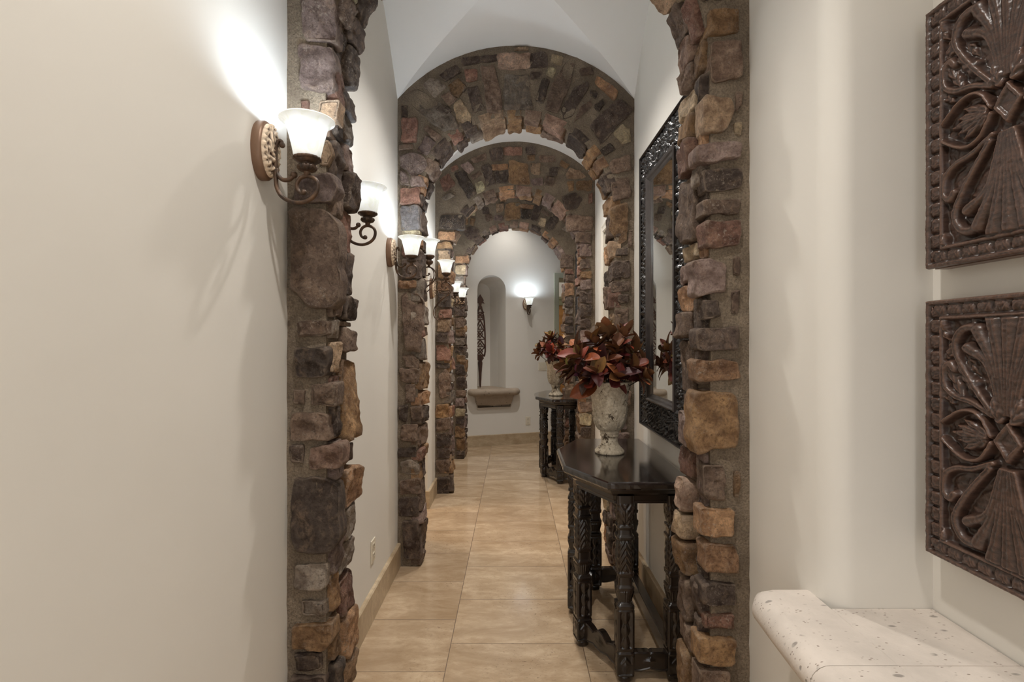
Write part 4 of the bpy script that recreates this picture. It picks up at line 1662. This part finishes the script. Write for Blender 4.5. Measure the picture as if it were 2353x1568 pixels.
def make_mirror(label):
    """face towards -x; local y along the wall, z up; origin at the wall"""
    Wm, Hm, band, thick = .765, 1.476, .150, .045
    root = thing('wall_mirror', label, 'mirror', (HW, 2.4625, .953))
    b = MB()
    # backing body
    b.box(-thick + .012, -.002, -Wm / 2 + .004, Wm / 2 - .004, .004, Hm - .004)
    b.build('backing', M_BACK, root)
    # carved band as relief
    b = MB()
    for (a0, a1, z0, z1) in ((-Wm / 2, -Wm / 2 + band, 0, Hm), (Wm / 2 - band, Wm / 2, 0, Hm), (-Wm / 2 + band, Wm / 2 - band, 0, band), (-Wm / 2 + band, Wm / 2 - band, Hm - band, Hm)):
        st = .0038
        ny, nz = max(2, int((a1 - a0) / st)), max(2, int((z1 - z0) / st))
        P = []
        for i in range(ny + 1):
            row = []
            for j in range(nz + 1):
                y = a0 + (a1 - a0) * i / ny
                z = z0 + (z1 - z0) * j / nz
                q = Vector((y, z, 0))
                wob = noise.noise(q * 22) * .03
                v = abs(sin((y * 1.0 + z * .55 + wob) * 130)) * abs(sin((z * 1.0 - y * .45 + noise.noise(q * 17 + Vector((9, 0, 0))) * .04) * 88))
                d = min(y + Wm / 2, Wm / 2 - y, z, Hm - z)
                h = .016 * v + .006 * noise.noise(q * 60)
                if d < .010:
                    h = .008 - (.012 if d < .002 else 0)
                row.append((-thick - h + .010, y, z))
            P.append(row)
        b.grid(P)
    b.build('carved_frame', M_FRAME, root, fix=False)
    # outer lip and inner moulding
    b = MB()

    def frame_sweep(b, i0, prof):
        rows = []
        for (d, x) in prof:
            a = i0 + d
            rows.append([(x, -Wm / 2 + a, a), (x, Wm / 2 - a, a), (x, Wm / 2 - a, Hm - a), (x, -Wm / 2 + a, Hm - a)])
        b.grid(rows, closed_v=True, smooth=False)
    frame_sweep(b, -.002, [(0, -.002), (0, -thick - .004), (.004, -thick - .010), (.010, -thick - .010), (.013, -thick - .002)])
    b.build('outer_lip', M_FRAME, root)
    b = MB()
    frame_sweep(b, band - .003, [(0, -thick + .004), (.001, -thick - .010), (.008, -thick - .014), (.016, -thick - .008), (.022, -thick - .002), (.030, -thick + .004), (.038, -thick + .006), (.046, -thick + .014), (.048, -thick + .022)])
    b.build('inner_moulding', M_FRAMEIN, root)
    b = MB()
    i0 = band + .035
    b.box(-thick + .007, -thick + .0115, -Wm / 2 + i0, Wm / 2 - i0, i0, Hm - i0)
    b.build('glass', M_MIRROR, root)
    return root


mi = make_mirror('tall mirror in a black openwork carved frame behind the foreground urn')
mi['group'] = 'black framed mirrors on the right wall'
dup(mi, (HW, 2.4625 + TSH, .953), 0, 'second black framed mirror far down the right wall, seen as a thin dark edge')

# ------------------------------------------------------------ carved wooden panels in the right niche
PY0, PY1 = 1.172, .776          # far and near edge of the panels
PXF = .935                      # face of the ground (abs x)


def pan(pts, ox=2080, oy=0, sc=1.96, zmid=1.869):
    """photo crop points -> (u across from the axis, positive to the far side; v from the middle)"""
    out = []
    for a, c in pts:
        X, Yy = ox + a / sc, oy + c / sc
        Y = (PXF - CX) * FPX / (X - 1180)
        z = CH + (785 - Yy) * Y / FPX
        out.append((Y - (PY0 + PY1) / 2, z - zmid))
    return out


def seg_dist(U, V, pts):
    """distance and parameter along a polyline"""
    D = np.full(U.shape, 1e9)
    T = np.zeros(U.shape)
    L = [0]
    for (a, c) in zip(pts[:-1], pts[1:]):
        L.append(L[-1] + math.hypot(c[0] - a[0], c[1] - a[1]))
    for i, (a, c) in enumerate(zip(pts[:-1], pts[1:])):
        dx, dy = c[0] - a[0], c[1] - a[1]
        l2 = dx * dx + dy * dy + 1e-12
        t = np.clip(((U - a[0]) * dx + (V - a[1]) * dy) / l2, 0, 1)
        d = np.hypot(U - a[0] - t * dx, V - a[1] - t * dy)
        m = d < D
        D = np.where(m, d, D)
        T = np.where(m, (L[i] + t * math.sqrt(l2)) / L[-1], T)
    return D, T


def sp2(pts, n=30):
    return [(p.x, p.y) for p in spline(pts, n)]


def relief(seed=0):
    Wp, Hp = PY0 - PY1, .588
    st = .0016
    nu, nv = int(Wp / st) + 1, int(Hp / st) + 1
    us = np.linspace(-Wp / 2, Wp / 2, nu)
    vs = np.linspace(-Hp / 2, Hp / 2, nv)
    U, V = np.meshgrid(us, vs, indexing='ij')
    Us = np.abs(U)                    # mirror symmetry about the upright axis
    H = np.zeros(U.shape)

    def band(pts, w0, w1, h, groove=True):
        nonlocal H
        D, T = seg_dist(Us, V, sp2(pts))
        w = w0 + (w1 - w0) * T
        k = np.clip(1 - (D / w) ** 2, 0, 1)
        hh = h * np.sqrt(k)
        if groove:
            hh = hh - .0028 * np.exp(-((D / w) / .22) ** 2) * (k > 0) * (1 - .4 * T)
        H = np.maximum(H, hh)

    def leaf(base, tip, w, h, lobes=5, ribs=True):
        nonlocal H
        bx, by = base
        dx, dy = tip[0] - bx, tip[1] - by
        L = math.hypot(dx, dy)
        dx /= L
        dy /= L
        a = ((Us - bx) * dx + (V - by) * dy) / L
        s = ((Us - bx) * -dy + (V - by) * dx)
        prof = w * np.sin(np.pi * np.clip(a, 0, 1) ** .75) * (1 + .18 * np.sin(a * lobes * 2 * np.pi))
        k = (a > 0) & (a < 1) & (np.abs(s) < prof)
        r = np.abs(s) / np.maximum(prof, 1e-5)
        hh = h * (1 - .55 * r ** 2)
        if ribs:
            hh = hh - .0035 * np.clip(np.sin((a * lobes - r * 1.1) * 2 * np.pi), 0, 1) ** 2 * (r > .12) - .003 * np.exp(-(r / .10) ** 2)
        H = np.where(k, np.maximum(H, hh), H)

    def frond(base, tips, w, h):
        for t in tips:
            band([base, ((base[0] + t[0]) / 2 + (t[1] - base[1]) * .06, (base[1] + t[1]) / 2), t], w * .45, w, h)

    up = lambda L: pan(L)
    # big fan of fluted petals up and down from the centre
    for sg in (1, -1):
        def f(L):
            return [(abs(u), v * sg) for u, v in L]
        for (tx, tv, w) in ((.0, .262, .022), (.035, .250, .019), (.066, .222, .017), (.090, .185, .014)):
            band(f([(tx * .15, .055), (tx * .45, .15), (tx, tv)]), .006, w, .017)
        # broad C scroll in the upper quarter
        band(f([(.040, .060), (.075, .105), (.105, .150), (.120, .190), (.105, .222), (.078, .228), (.066, .210)]), .008, .012, .015)
        band(f([(.035, .048), (.080, .070), (.118, .078), (.146, .100), (.150, .135), (.134, .150), (.124, .138)]), .007, .010, .014)
        band(f([(.166, .0), (.178, .035), (.170, .075), (.150, .095)]), .008, .008, .012)
        band(f([(.150, .12), (.172, .095), (.168, .060)]), .004, .008, .011)
        leaf((.060, .085), (.118, .150), .016, .013, 4)
        leaf((.100, .070), (.158, .165), .012, .010, 4)
        leaf((.118, .205), (.150, .165), .011, .010, 3)
        # corner bud with leaves
        leaf((.172, .262), (.140, .200), .016, .012, 4)
        leaf((.160, .266), (.100, .262), .013, .011, 4)
        leaf((.172, .235), (.176, .150), .011, .009, 4)
        d = np.hypot((Us - .157) / .016, (V - sg * .240) / .022)
        dots = .0016 * (np.sin(U * 900) * np.sin(V * 900))
        H[:] = np.where(d < 1, np.maximum(H, .014 * np.sqrt(np.clip(1 - d ** 2, 0, 1)) + dots + .004), H)
        leaf((.012, .035), (.030, .090), .018, .019, 3)
        leaf((.128, .060), (.176, .108), .012, .009, 4)
        leaf((.060, .195), (.088, .262), .010, .009, 3)
        leaf((.098, .175), (.074, .128), .011, .008, 3)
        leaf((.150, .160), (.112, .188), .009, .008, 3)
        leaf((.030, .052), (.074, .052), .009, .010, 2)
        band(f([(.172, .125), (.160, .150), (.168, .185), (.180, .205)]), .006, .004, .009)
    # side palmette framed by an ogee
    band([(.030, .0), (.060, .045), (.100, .050), (.150, .018), (.168, .0)], .006, .006, .016, False)
    band([(.030, .0), (.060, -.045), (.100, -.050), (.150, -.018), (.168, .0)], .006, .006, .016, False)
    for tv in (-.034, -.017, 0, .017, .034):
        leaf((.045, tv * .2), (.138 - abs(tv) * .9, tv), .0105, .013 - abs(tv) * .05, 2)
    # centre lozenge
    d = Us / .030 + np.abs(V) / .042
    lz = np.where(d < 1, .0145 - .004 * ((d < .62)), 0)
    H = np.where(d < 1, lz, np.where(d < 1.18, np.minimum(H, .004), H))
    # ground: fine tool marks
    gn = .0012 * np.sin(U * 210 + 3 * np.sin(V * 60)) * np.sin(V * 170)
    H = np.where(H < .0015, H + gn, H)
    # border: plain outer lip, guilloche band, inner lip
    e = np.minimum(Wp / 2 - np.abs(U), Hp / 2 - np.abs(V))
    along = np.where((Wp / 2 - np.abs(U)) < (Hp / 2 - np.abs(V)), V, U)
    acr = np.clip((e - .010) / .026, 0, 1)
    rep = (along / .036) % 1.0
    shell = .0085 * np.clip(1 - np.abs((rep - .5) / .47) ** 6, 0, 1) * np.clip(np.sin(np.pi * acr), 0, 1) ** .45
    px_, py_ = (rep - .62) * .036, (acr - .52) * .026
    rr_ = np.hypot(px_, py_)
    th_ = np.arctan2(py_, px_)
    spiral = np.exp(-(((rr_ / .0030 - th_ / (2 * np.pi)) % 1.0 - .5) / .20) ** 2) * (rr_ < .0095)
    fl = np.exp(-((((rep * .036 - acr * .010) / .0048) % 1.0 - .5) / .22) ** 2) * (rep < .36) * (acr > .12) * (acr < .88)
    bandh = np.maximum(.0035, .0035 + shell - .0035 * spiral - .0028 * fl)
    H = np.where(e < .048, 0, H)
    H = np.where(e < .048, .012 * np.sqrt(np.clip(1 - ((e - .042) / .0065) ** 2, 0, 1)), H)
    H = np.where(e < .036, bandh, H)
    H = np.where(e < .010, .012, H)
    H = np.where(e < .0012, .004, H)
    for _ in range(2):
        Q = np.pad(H, 1, mode='edge')
        H = (Q[:-2, 1:-1] + Q[2:, 1:-1] + Q[1:-1, :-2] + Q[1:-1, 2:] + 4 * Q[1:-1, 1:-1]) / 8
    rs = np.random.RandomState(seed)
    lump = rs.normal(0, 1, H.shape)
    for _ in range(6):
        Q = np.pad(lump, 1, mode='wrap')
        lump = (Q[:-2, 1:-1] + Q[2:, 1:-1] + Q[1:-1, :-2] + Q[1:-1, 2:] + Q[1:-1, 1:-1]) / 5
    H = H + lump / lump.std() * .00028 + rs.normal(0, .00012, H.shape)
    return us, vs, H


RU, RV, RH = relief(1)


def make_panel(label, zmid, hp, seed):
    root = thing('carved_wood_panel', label, 'wall carving', (PXF + .030, (PY0 + PY1) / 2, zmid), 0, 'carved wooden panels above the stone sill')
    k = hp / .588
    nu, nv = len(RU), len(RV)
    rr = random.Random(seed)
    b = MB()
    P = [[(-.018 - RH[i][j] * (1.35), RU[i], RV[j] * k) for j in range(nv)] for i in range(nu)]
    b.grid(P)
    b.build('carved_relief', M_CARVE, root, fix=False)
    b = MB()
    Wp = PY0 - PY1
    b.box(-.010, .019, -Wp / 2 + .0006, Wp / 2 - .0006, -hp / 2 + .0006, hp / 2 - .0006)
    b.build('backboard', M_CARVE, root)
    return root


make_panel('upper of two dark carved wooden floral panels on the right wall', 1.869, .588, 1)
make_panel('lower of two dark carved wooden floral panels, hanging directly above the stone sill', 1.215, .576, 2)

# ------------------------------------------------------------ cantera ledges


def nosing_sweep(b, path, prof, closed=False):
    """path: list of (x,y) plan points, outward = left normal turned; prof: (out, z)"""
    rows = []
    P = [Vector(p) for p in path]
    m = len(P)
    nrm = []
    for i in range(m):
        ns = []
        if i > 0:
            d = (P[i] - P[i - 1]).normalized()
            ns.append(Vector((-d.y, d.x)))
        if i < m - 1:
            d = (P[i + 1] - P[i]).normalized()
            ns.append(Vector((-d.y, d.x)))
        s = sum(ns, Vector((0, 0)))
        s = s / max(.3, s.length_squared) * len(ns) if len(ns) == 2 else s
        nrm.append(s)
    for i in range(m):
        rows.append([(P[i].x + nrm[i].x * o, P[i].y + nrm[i].y * o, z) for o, z in prof])
    b.grid(rows)
    b.add(rows[0], [tuple(range(len(prof)))], None, False)
    b.add(rows[-1], [tuple(range(len(prof)))[::-1]], None, False)


def arc_pts(cx, cy, r, a0, a1, n=6):
    return [(cx + r * cos(a0 + (a1 - a0) * k / n), cy + r * sin(a0 + (a1 - a0) * k / n)) for k in range(n + 1)]


# right niche sill. plan: end at Y 1.30, front at x about .61
ZS = .773
sill = thing('stone_sill', 'pale speckled stone sill with a rounded front edge below the carved panels', 'stone shelf', (HW, .65, ZS - .09))
so = Vector((HW, .65, ZS - .09))
XFr = .628
bull = [(0, 0), ] + [(.040 * sin(a), -.040 + .040 * cos(a)) for a in np.linspace(0, pi, 13)] + [(-.03, -.080), (-.03, 0)]
segs = [(1.0, 1.294), (.70, 1.0), (.40, .70), (.08, .40)]


def xf(y):
    return XFr - .030 * (1 - ((y - .69) / .61) ** 2) * .9


for i, (y0, y1) in enumerate(segs):
    b = MB()
    g = .0008
    a = y0 + g
    c = y1 - (g if i else 0)
    ys = np.linspace(a, c, 10)
    path = [(xf(y) - so.x + 0, y - so.y) for y in ys]
    if i == 0:
        path = path[:-1] + [(xf(1.27) - so.x, 1.272 - so.y), (xf(1.28) - so.x + .010, 1.290 - so.y), (xf(1.29) - so.x + .030, 1.296 - so.y), (-.0, 1.297 - so.y)]
    nosing_sweep(b, path, [(o, z + .09) for o, z in bull])
    # tread behind the nosing
    inner = [(p[0] - .001, p[1]) for p in path] + [(-.0005 + .0, path[-1][1]), (-.0005, path[0][1])]
    if i == 0:
        inner = [(p[0] - (.001 if k <= 8 else 0), p[1] + (.001 if k > 8 else 0)) for k, p in enumerate(path)] + [(-.0005, path[0][1])]
    b.prism(inner, lambda u, v, w: (u, v, w), .012, .0899)
    b.build('edge_block', M_SILL, sill)
for i, (y0, y1) in enumerate([(1.0, NY1), (.70, 1.0), (.40, .70), (.08, .40)]):
    b = MB()
    g = .0008
    b.bbox(((.0008 + ND - .003) / 2, (y0 + y1) / 2 - so.y, .074), (ND - .004, y1 - y0 - 2 * g, .032), .0015)
    b.build('tread_slab', M_SILL, sill)
b = MB()
ys = np.linspace(.10, 1.17, 14)
path = [(xf(y) - so.x + .055, y - so.y) for y in ys] + [(-.045, 1.20 - so.y), (-.0, 1.205 - so.y)]
cor = [(0, .012), (.004, .004), (.004, -.012), (-.002, -.03), (-.006, -.05), (-.012, -.075), (-.024, -.095), (-.035, -.105), (-.035, -.12), (-.055, -.125), (-.06, -.125), (-.06, .012)]
nosing_sweep(b, path, cor)
b.build('corbel', M_SILL, sill)

# end wall ledge under the arched niche
U0, U1 = end_u(1074), end_u(1192)
LW = (U1 - U0)
lp = endp((U0 + U1) / 2, NBASE - .25, 0)
led = thing('stone_ledge', 'grey brown moulded stone ledge below the arched niche in the end wall', 'stone shelf', lp, EA)


def led_path(hw, out, r):
    # runs from the right end round the front to the left end; wall plane is y=0, room is -y
    p = [(hw, -.0)] + [(hw, -out + r)] + arc_pts(hw - r, -out + r, r, 0, -pi / 2, 6)[1:] + arc_pts(-hw + r, -out + r, r, -pi / 2, -pi, 6) + [(-hw, 0)]
    return p[::-1]


b = MB()
bz = .25
pb = led_path(LW / 2 - .045, .10, .06)
bull2 = [(0, bz)] + [(.045 * sin(a), bz - .045 + .045 * cos(a)) for a in np.linspace(0, pi, 11)] + [(0, bz - .09)]


def ledge_ring(b, path, prof):
    P = [Vector(p) for p in path]
    rows = []
    for i in range(len(P)):
        t = (P[min(i + 1, len(P) - 1)] - P[max(0, i - 1)]).normalized()
        if i == 0 or i == len(P) - 1:
            t = Vector((0, -1)) if i == 0 else Vector((0, 1))
        n_ = Vector((t.y, -t.x))
        rows.append([(P[i].x + n_.x * o, min(0.0, P[i].y + n_.y * o), z) for o, z in prof])
    b.grid(rows)
    top = [r[0] for r in rows]
    bot = [r[-1] for r in rows]
    b.add(top, [tuple(range(len(top)))], None, False)
    b.add(bot, [tuple(range(len(bot)))[::-1]], None, False)


ledge_ring(b, pb, bull2)
b.build('ledge_slab', M_LEDGE, led)
b = MB()
ledge_ring(b, led_path(LW / 2 - .085, .085, .04), [(0, bz - .085), (0, bz - .11), (-.012, bz - .118), (-.016, bz - .14), (-.024, bz - .175), (-.036, bz - .205), (-.046, bz - .222), (-.046, bz - .24), (-.055, bz - .25)])
b.build('corbel', M_LEDGE, led)
# niche floor, same stone
b = MB()
b.prism([(NU0 + .001, -.001), (NU1 - .001, -.001), (NU1 - .13, -.352), (NU0 + .036, -.352)], lambda u, v, w: tuple(Vector(endp(u, w, v)) - Vector(lp)), NBASE - .02, NBASE + .004)
nf = b.build('niche_floor', M_LEDGE)
nf.parent = led
nf.matrix_parent_inverse = Matrix.Rotation(-EA, 4, 'Z')

# ------------------------------------------------------------ carved blade in the niche
sw_u = end_u(1107.5)
swp = endp(sw_u, NBASE + .005, -.10)
sw = thing('wood_sculpture', 'tall dark openwork carved wooden blade standing point down in the end niche', 'sculpture', swp, EA)
b = MB()
HWb = .078


def bar(p, q, w, t=.011):
    P0, Q0 = Vector((p[0], 0, p[1])), Vector((q[0], 0, q[1]))
    d = Q0 - P0
    L = d.length
    an = math.atan2(d.z, d.x)
    R = Matrix.Rotation(-an, 3, 'Y')
    b.bbox((P0 + Q0) / 2, (L + w * .6, t * 2, w), .002, R)


# outline of the blade: z .42 to 1.16
def half(z):
    pts = [(.37, .020), (.405, .045), (.44, .0775), (.50, .080), (.70, .078), (.88, .070), (.99, .055), (1.08, .030), (1.12, .020)]
    return interp(z, [p[0] for p in pts], [p[1] for p in pts])


zz = [.43, .50, .60, .70, .80, .90, .98, 1.06, 1.11]
for a, c in zip(zz[:-1], zz[1:]):
    for s in (-1, 1):
        bar((s * (half(a) - .009), a), (s * (half(c) - .009), c), .018)
lv = [.43, .56, .66, .80, .93, 1.03]
for i, (a, c) in enumerate(zip(lv[:-1], lv[1:])):
    ha, hc = half(a) - .01, half(c) - .01
    bar((-ha, a), (ha, a), .014)
    if i % 2 == 0:
        bar((-ha, a), (hc, c), .015, .010)
        bar((ha, a), (-hc, c), .015, .0095)
        m = (a + c) / 2
        for s in (-1, 1):
            bar((0, a + .02), (s * .035, m), .010, .009)
            bar((0, c - .02), (s * .035, m), .010, .009)
    else:
        bar((-ha, a), (0, c - .005), .017, .010)
        bar((ha, a), (0, c - .005), .017, .0095)
        bar((-ha * .5, a), (0, (a + c) / 2), .012, .009)
        bar((ha * .5, a), (0, (a + c) / 2), .012, .009)
bar((-.05, 1.03), (.05, 1.03), .016)
bar((-.04, 1.035), (0, 1.09), .014)
bar((.04, 1.035), (0, 1.09), .014)
b.build('openwork_blade', M_DARKWOOD, sw)
b = MB()
b.prism([(0, 0), (.010, .02), (.018, .20), (.030, .34), (.022, .365), (.052, .405), (.030, .430), (.078, .450), (-.078, .450), (-.030, .430), (-.052, .405), (-.022, .365), (-.030, .34), (-.018, .20), (-.010, .02)], lambda u, v, w: (u, w, v), -.012, .012)
b.build('shaft', M_DARKWOOD, sw)
b = MB()
b.prism([(-.012, 1.10), (.012, 1.10), (.020, 1.155), (.062, 1.150), (.040, 1.175), (.048, 1.195), (.025, 1.235), (.0, 1.275), (-.025, 1.235), (-.048, 1.195), (-.040, 1.175), (-.062, 1.150), (-.020, 1.155)], lambda u, v, w: (u, w, v), -.011, .011)
b.build('finial', M_DARKWOOD, sw)

# ------------------------------------------------------------ outlets and switch


def plate(name, label, cat, loc, rz, kind='outlet', w=.072, h=.116):
    """faces local -y"""
    r = thing(name, label, cat, loc, rz)
    b = MB()
    b.bbox((0, -.003, 0), (w, .006, h), .002)
    b.build('cover_plate', M_PLASTIC, r)
    if kind == 'outlet':
        for z in (-.024, .024):
            b = MB()
            b.bbox((0, -.0068, z), (.034, .0024, .030), .001)
            f = b.build('socket', M_PLASTIC, r)
            b = MB()
            for x in (-.007, .007):
                b.bbox((x, -.0083, z + .003), (.0025, .0012, .010), .0002)
            b.bbox((0, -.0083, z - .009), (.005, .0012, .005), .0002)
            b.build('slots', M_SLOT, f)
    else:
        for x in (-.023, .023):
            b = MB()
            b.bbox((x, -.0075, 0), (.032, .0045, .066), .001)
            b.build('rocker', M_PLASTIC, r)
    return r


plate('wall_outlet', 'white power outlet low on the left wall between the first and second arches', 'outlet', (-HW, 2.62, .334), pi / 2)
p = endp(end_u(1213), .312, 0)
plate('wall_outlet', 'white power outlet low on the end wall beside the far table', 'outlet', (p[0], p[1], .312), EA)
p = endp(end_u(1246), 1.06, 0)
plate('switch_plate', 'white light switch plate on the end wall above the far table', 'switch', (p[0], p[1], 1.06), EA, 'switch', .115, .116)

# ------------------------------------------------------------ door in bay 2 on the right, cased
dr = bpy.data.objects.new('door_1', None)
COL.objects.link(dr)
dr.location = (HW, (DR0 + DR1) / 2, 0)
struct(dr)
b = MB()
Wd = DR1 - DR0
hw_ = Wd / 2
prof = [(0, .002), (0, -.012), (.010, -.020), (.022, -.016), (.040, -.016), (.055, -.022), (.066, -.022), (.070, .002)]
rows = []
for (o_, x) in prof:
    rows.append([(x, -hw_ - o_, 0), (x, -hw_ - o_, DRZ + o_), (x, hw_ + o_, DRZ + o_), (x, hw_ + o_, 0)])
b.grid(rows, smooth=False)
b.box(0, WT, -hw_, -hw_ + .015, 0, DRZ)
b.box(0, WT, hw_ - .015, hw_, 0, DRZ)
b.box(0, WT, -hw_, hw_, DRZ - .015, DRZ)
b.build('casing', M_TRIM, dr)
b = MB()
b.box(.055, .09, -hw_ + .017, hw_ - .017, .008, DRZ - .017)
for (z0, z1) in ((.2, .95), (1.1, 2.15)):
    for s in (0,):
        y0, y1 = -hw_ + .12, hw_ - .12
        b.box(.049, .0555, y0, y1, z0, z0 + .015)
        b.box(.049, .0555, y0, y1, z1 - .015, z1)
        b.box(.049, .0555, y0, y0 + .015, z0, z1)
        b.box(.049, .0555, y1 - .015, y1, z0, z1)
b.build('door_leaf', M_TRIM, dr)
b = MB()
b.lathe([(.001, 0), (.026, 0), (.026, .006), (.010, .010), (.010, .035), (.024, .045), (.026, .056), (.018, .066), (.001, .068)], 24, M=Matrix.Rotation(-pi / 2, 4, 'Y').to_3x3(), c=(.055, -hw_ + .075, .98))
b.build('door_knob', M_BRONZE, dr)

# ------------------------------------------------------------ doorway trim in the end wall, armoire beyond
b = MB()
for (u0, u1, v0, v1) in ((DU0 - .055, DU0, 0, DTOP + .055), (DU1, DU1 + .055, 0, DTOP + .055), (DU0, DU1, DTOP, DTOP + .055)):
    b.prism([(u0, v0), (u1, v0), (u1, v1), (u0, v1)], lambda u, v, w: endp(u, v, w), .0, .022)
b.prism([(DU0, 0), (DU0 + .012, 0), (DU0 + .012, DTOP - .012), (DU1 - .012, DTOP - .012), (DU1 - .012, 0), (DU1, 0), (DU1, DTOP), (DU0, DTOP)], lambda u, v, w: endp(u, v, w), -ET, .02)
o = b.build('trim_1', M_SAGE)
struct(o)

ar = thing('armoire', 'honey coloured wooden armoire with olive cornice seen through the far doorway', 'cabinet', (1.10, 8.9, 0), 0)
b = MB()
b.bbox((0, 0, 1.02), (1.2, .55, 2.0), .006)
b.build('carcass', M_HONEY, ar)
b = MB()
b.bbox((0, -.02, 2.07), (1.30, .62, .10), .01)
b.bbox((0, -.03, 2.14), (1.38, .68, .05), .01)
b.build('cornice', M_OLIVE, ar)
for s in (-1, 1):
    b = MB()
    b.bbox((s * .29, -.285, 1.05), (.56, .03, 1.80), .004)
    for (z0, z1) in ((.25, .95), (1.05, 1.86)):
        b.bbox((s * .29, -.302, (z0 + z1) / 2), (.40, .012, z1 - z0), .005)
    d_ = b.build('door', M_HONEY, ar)
    b = MB()
    b.sphere((s * .05, -.318, 1.0), .016, 12)
    b.build('knob', M_BRONZE, d_)
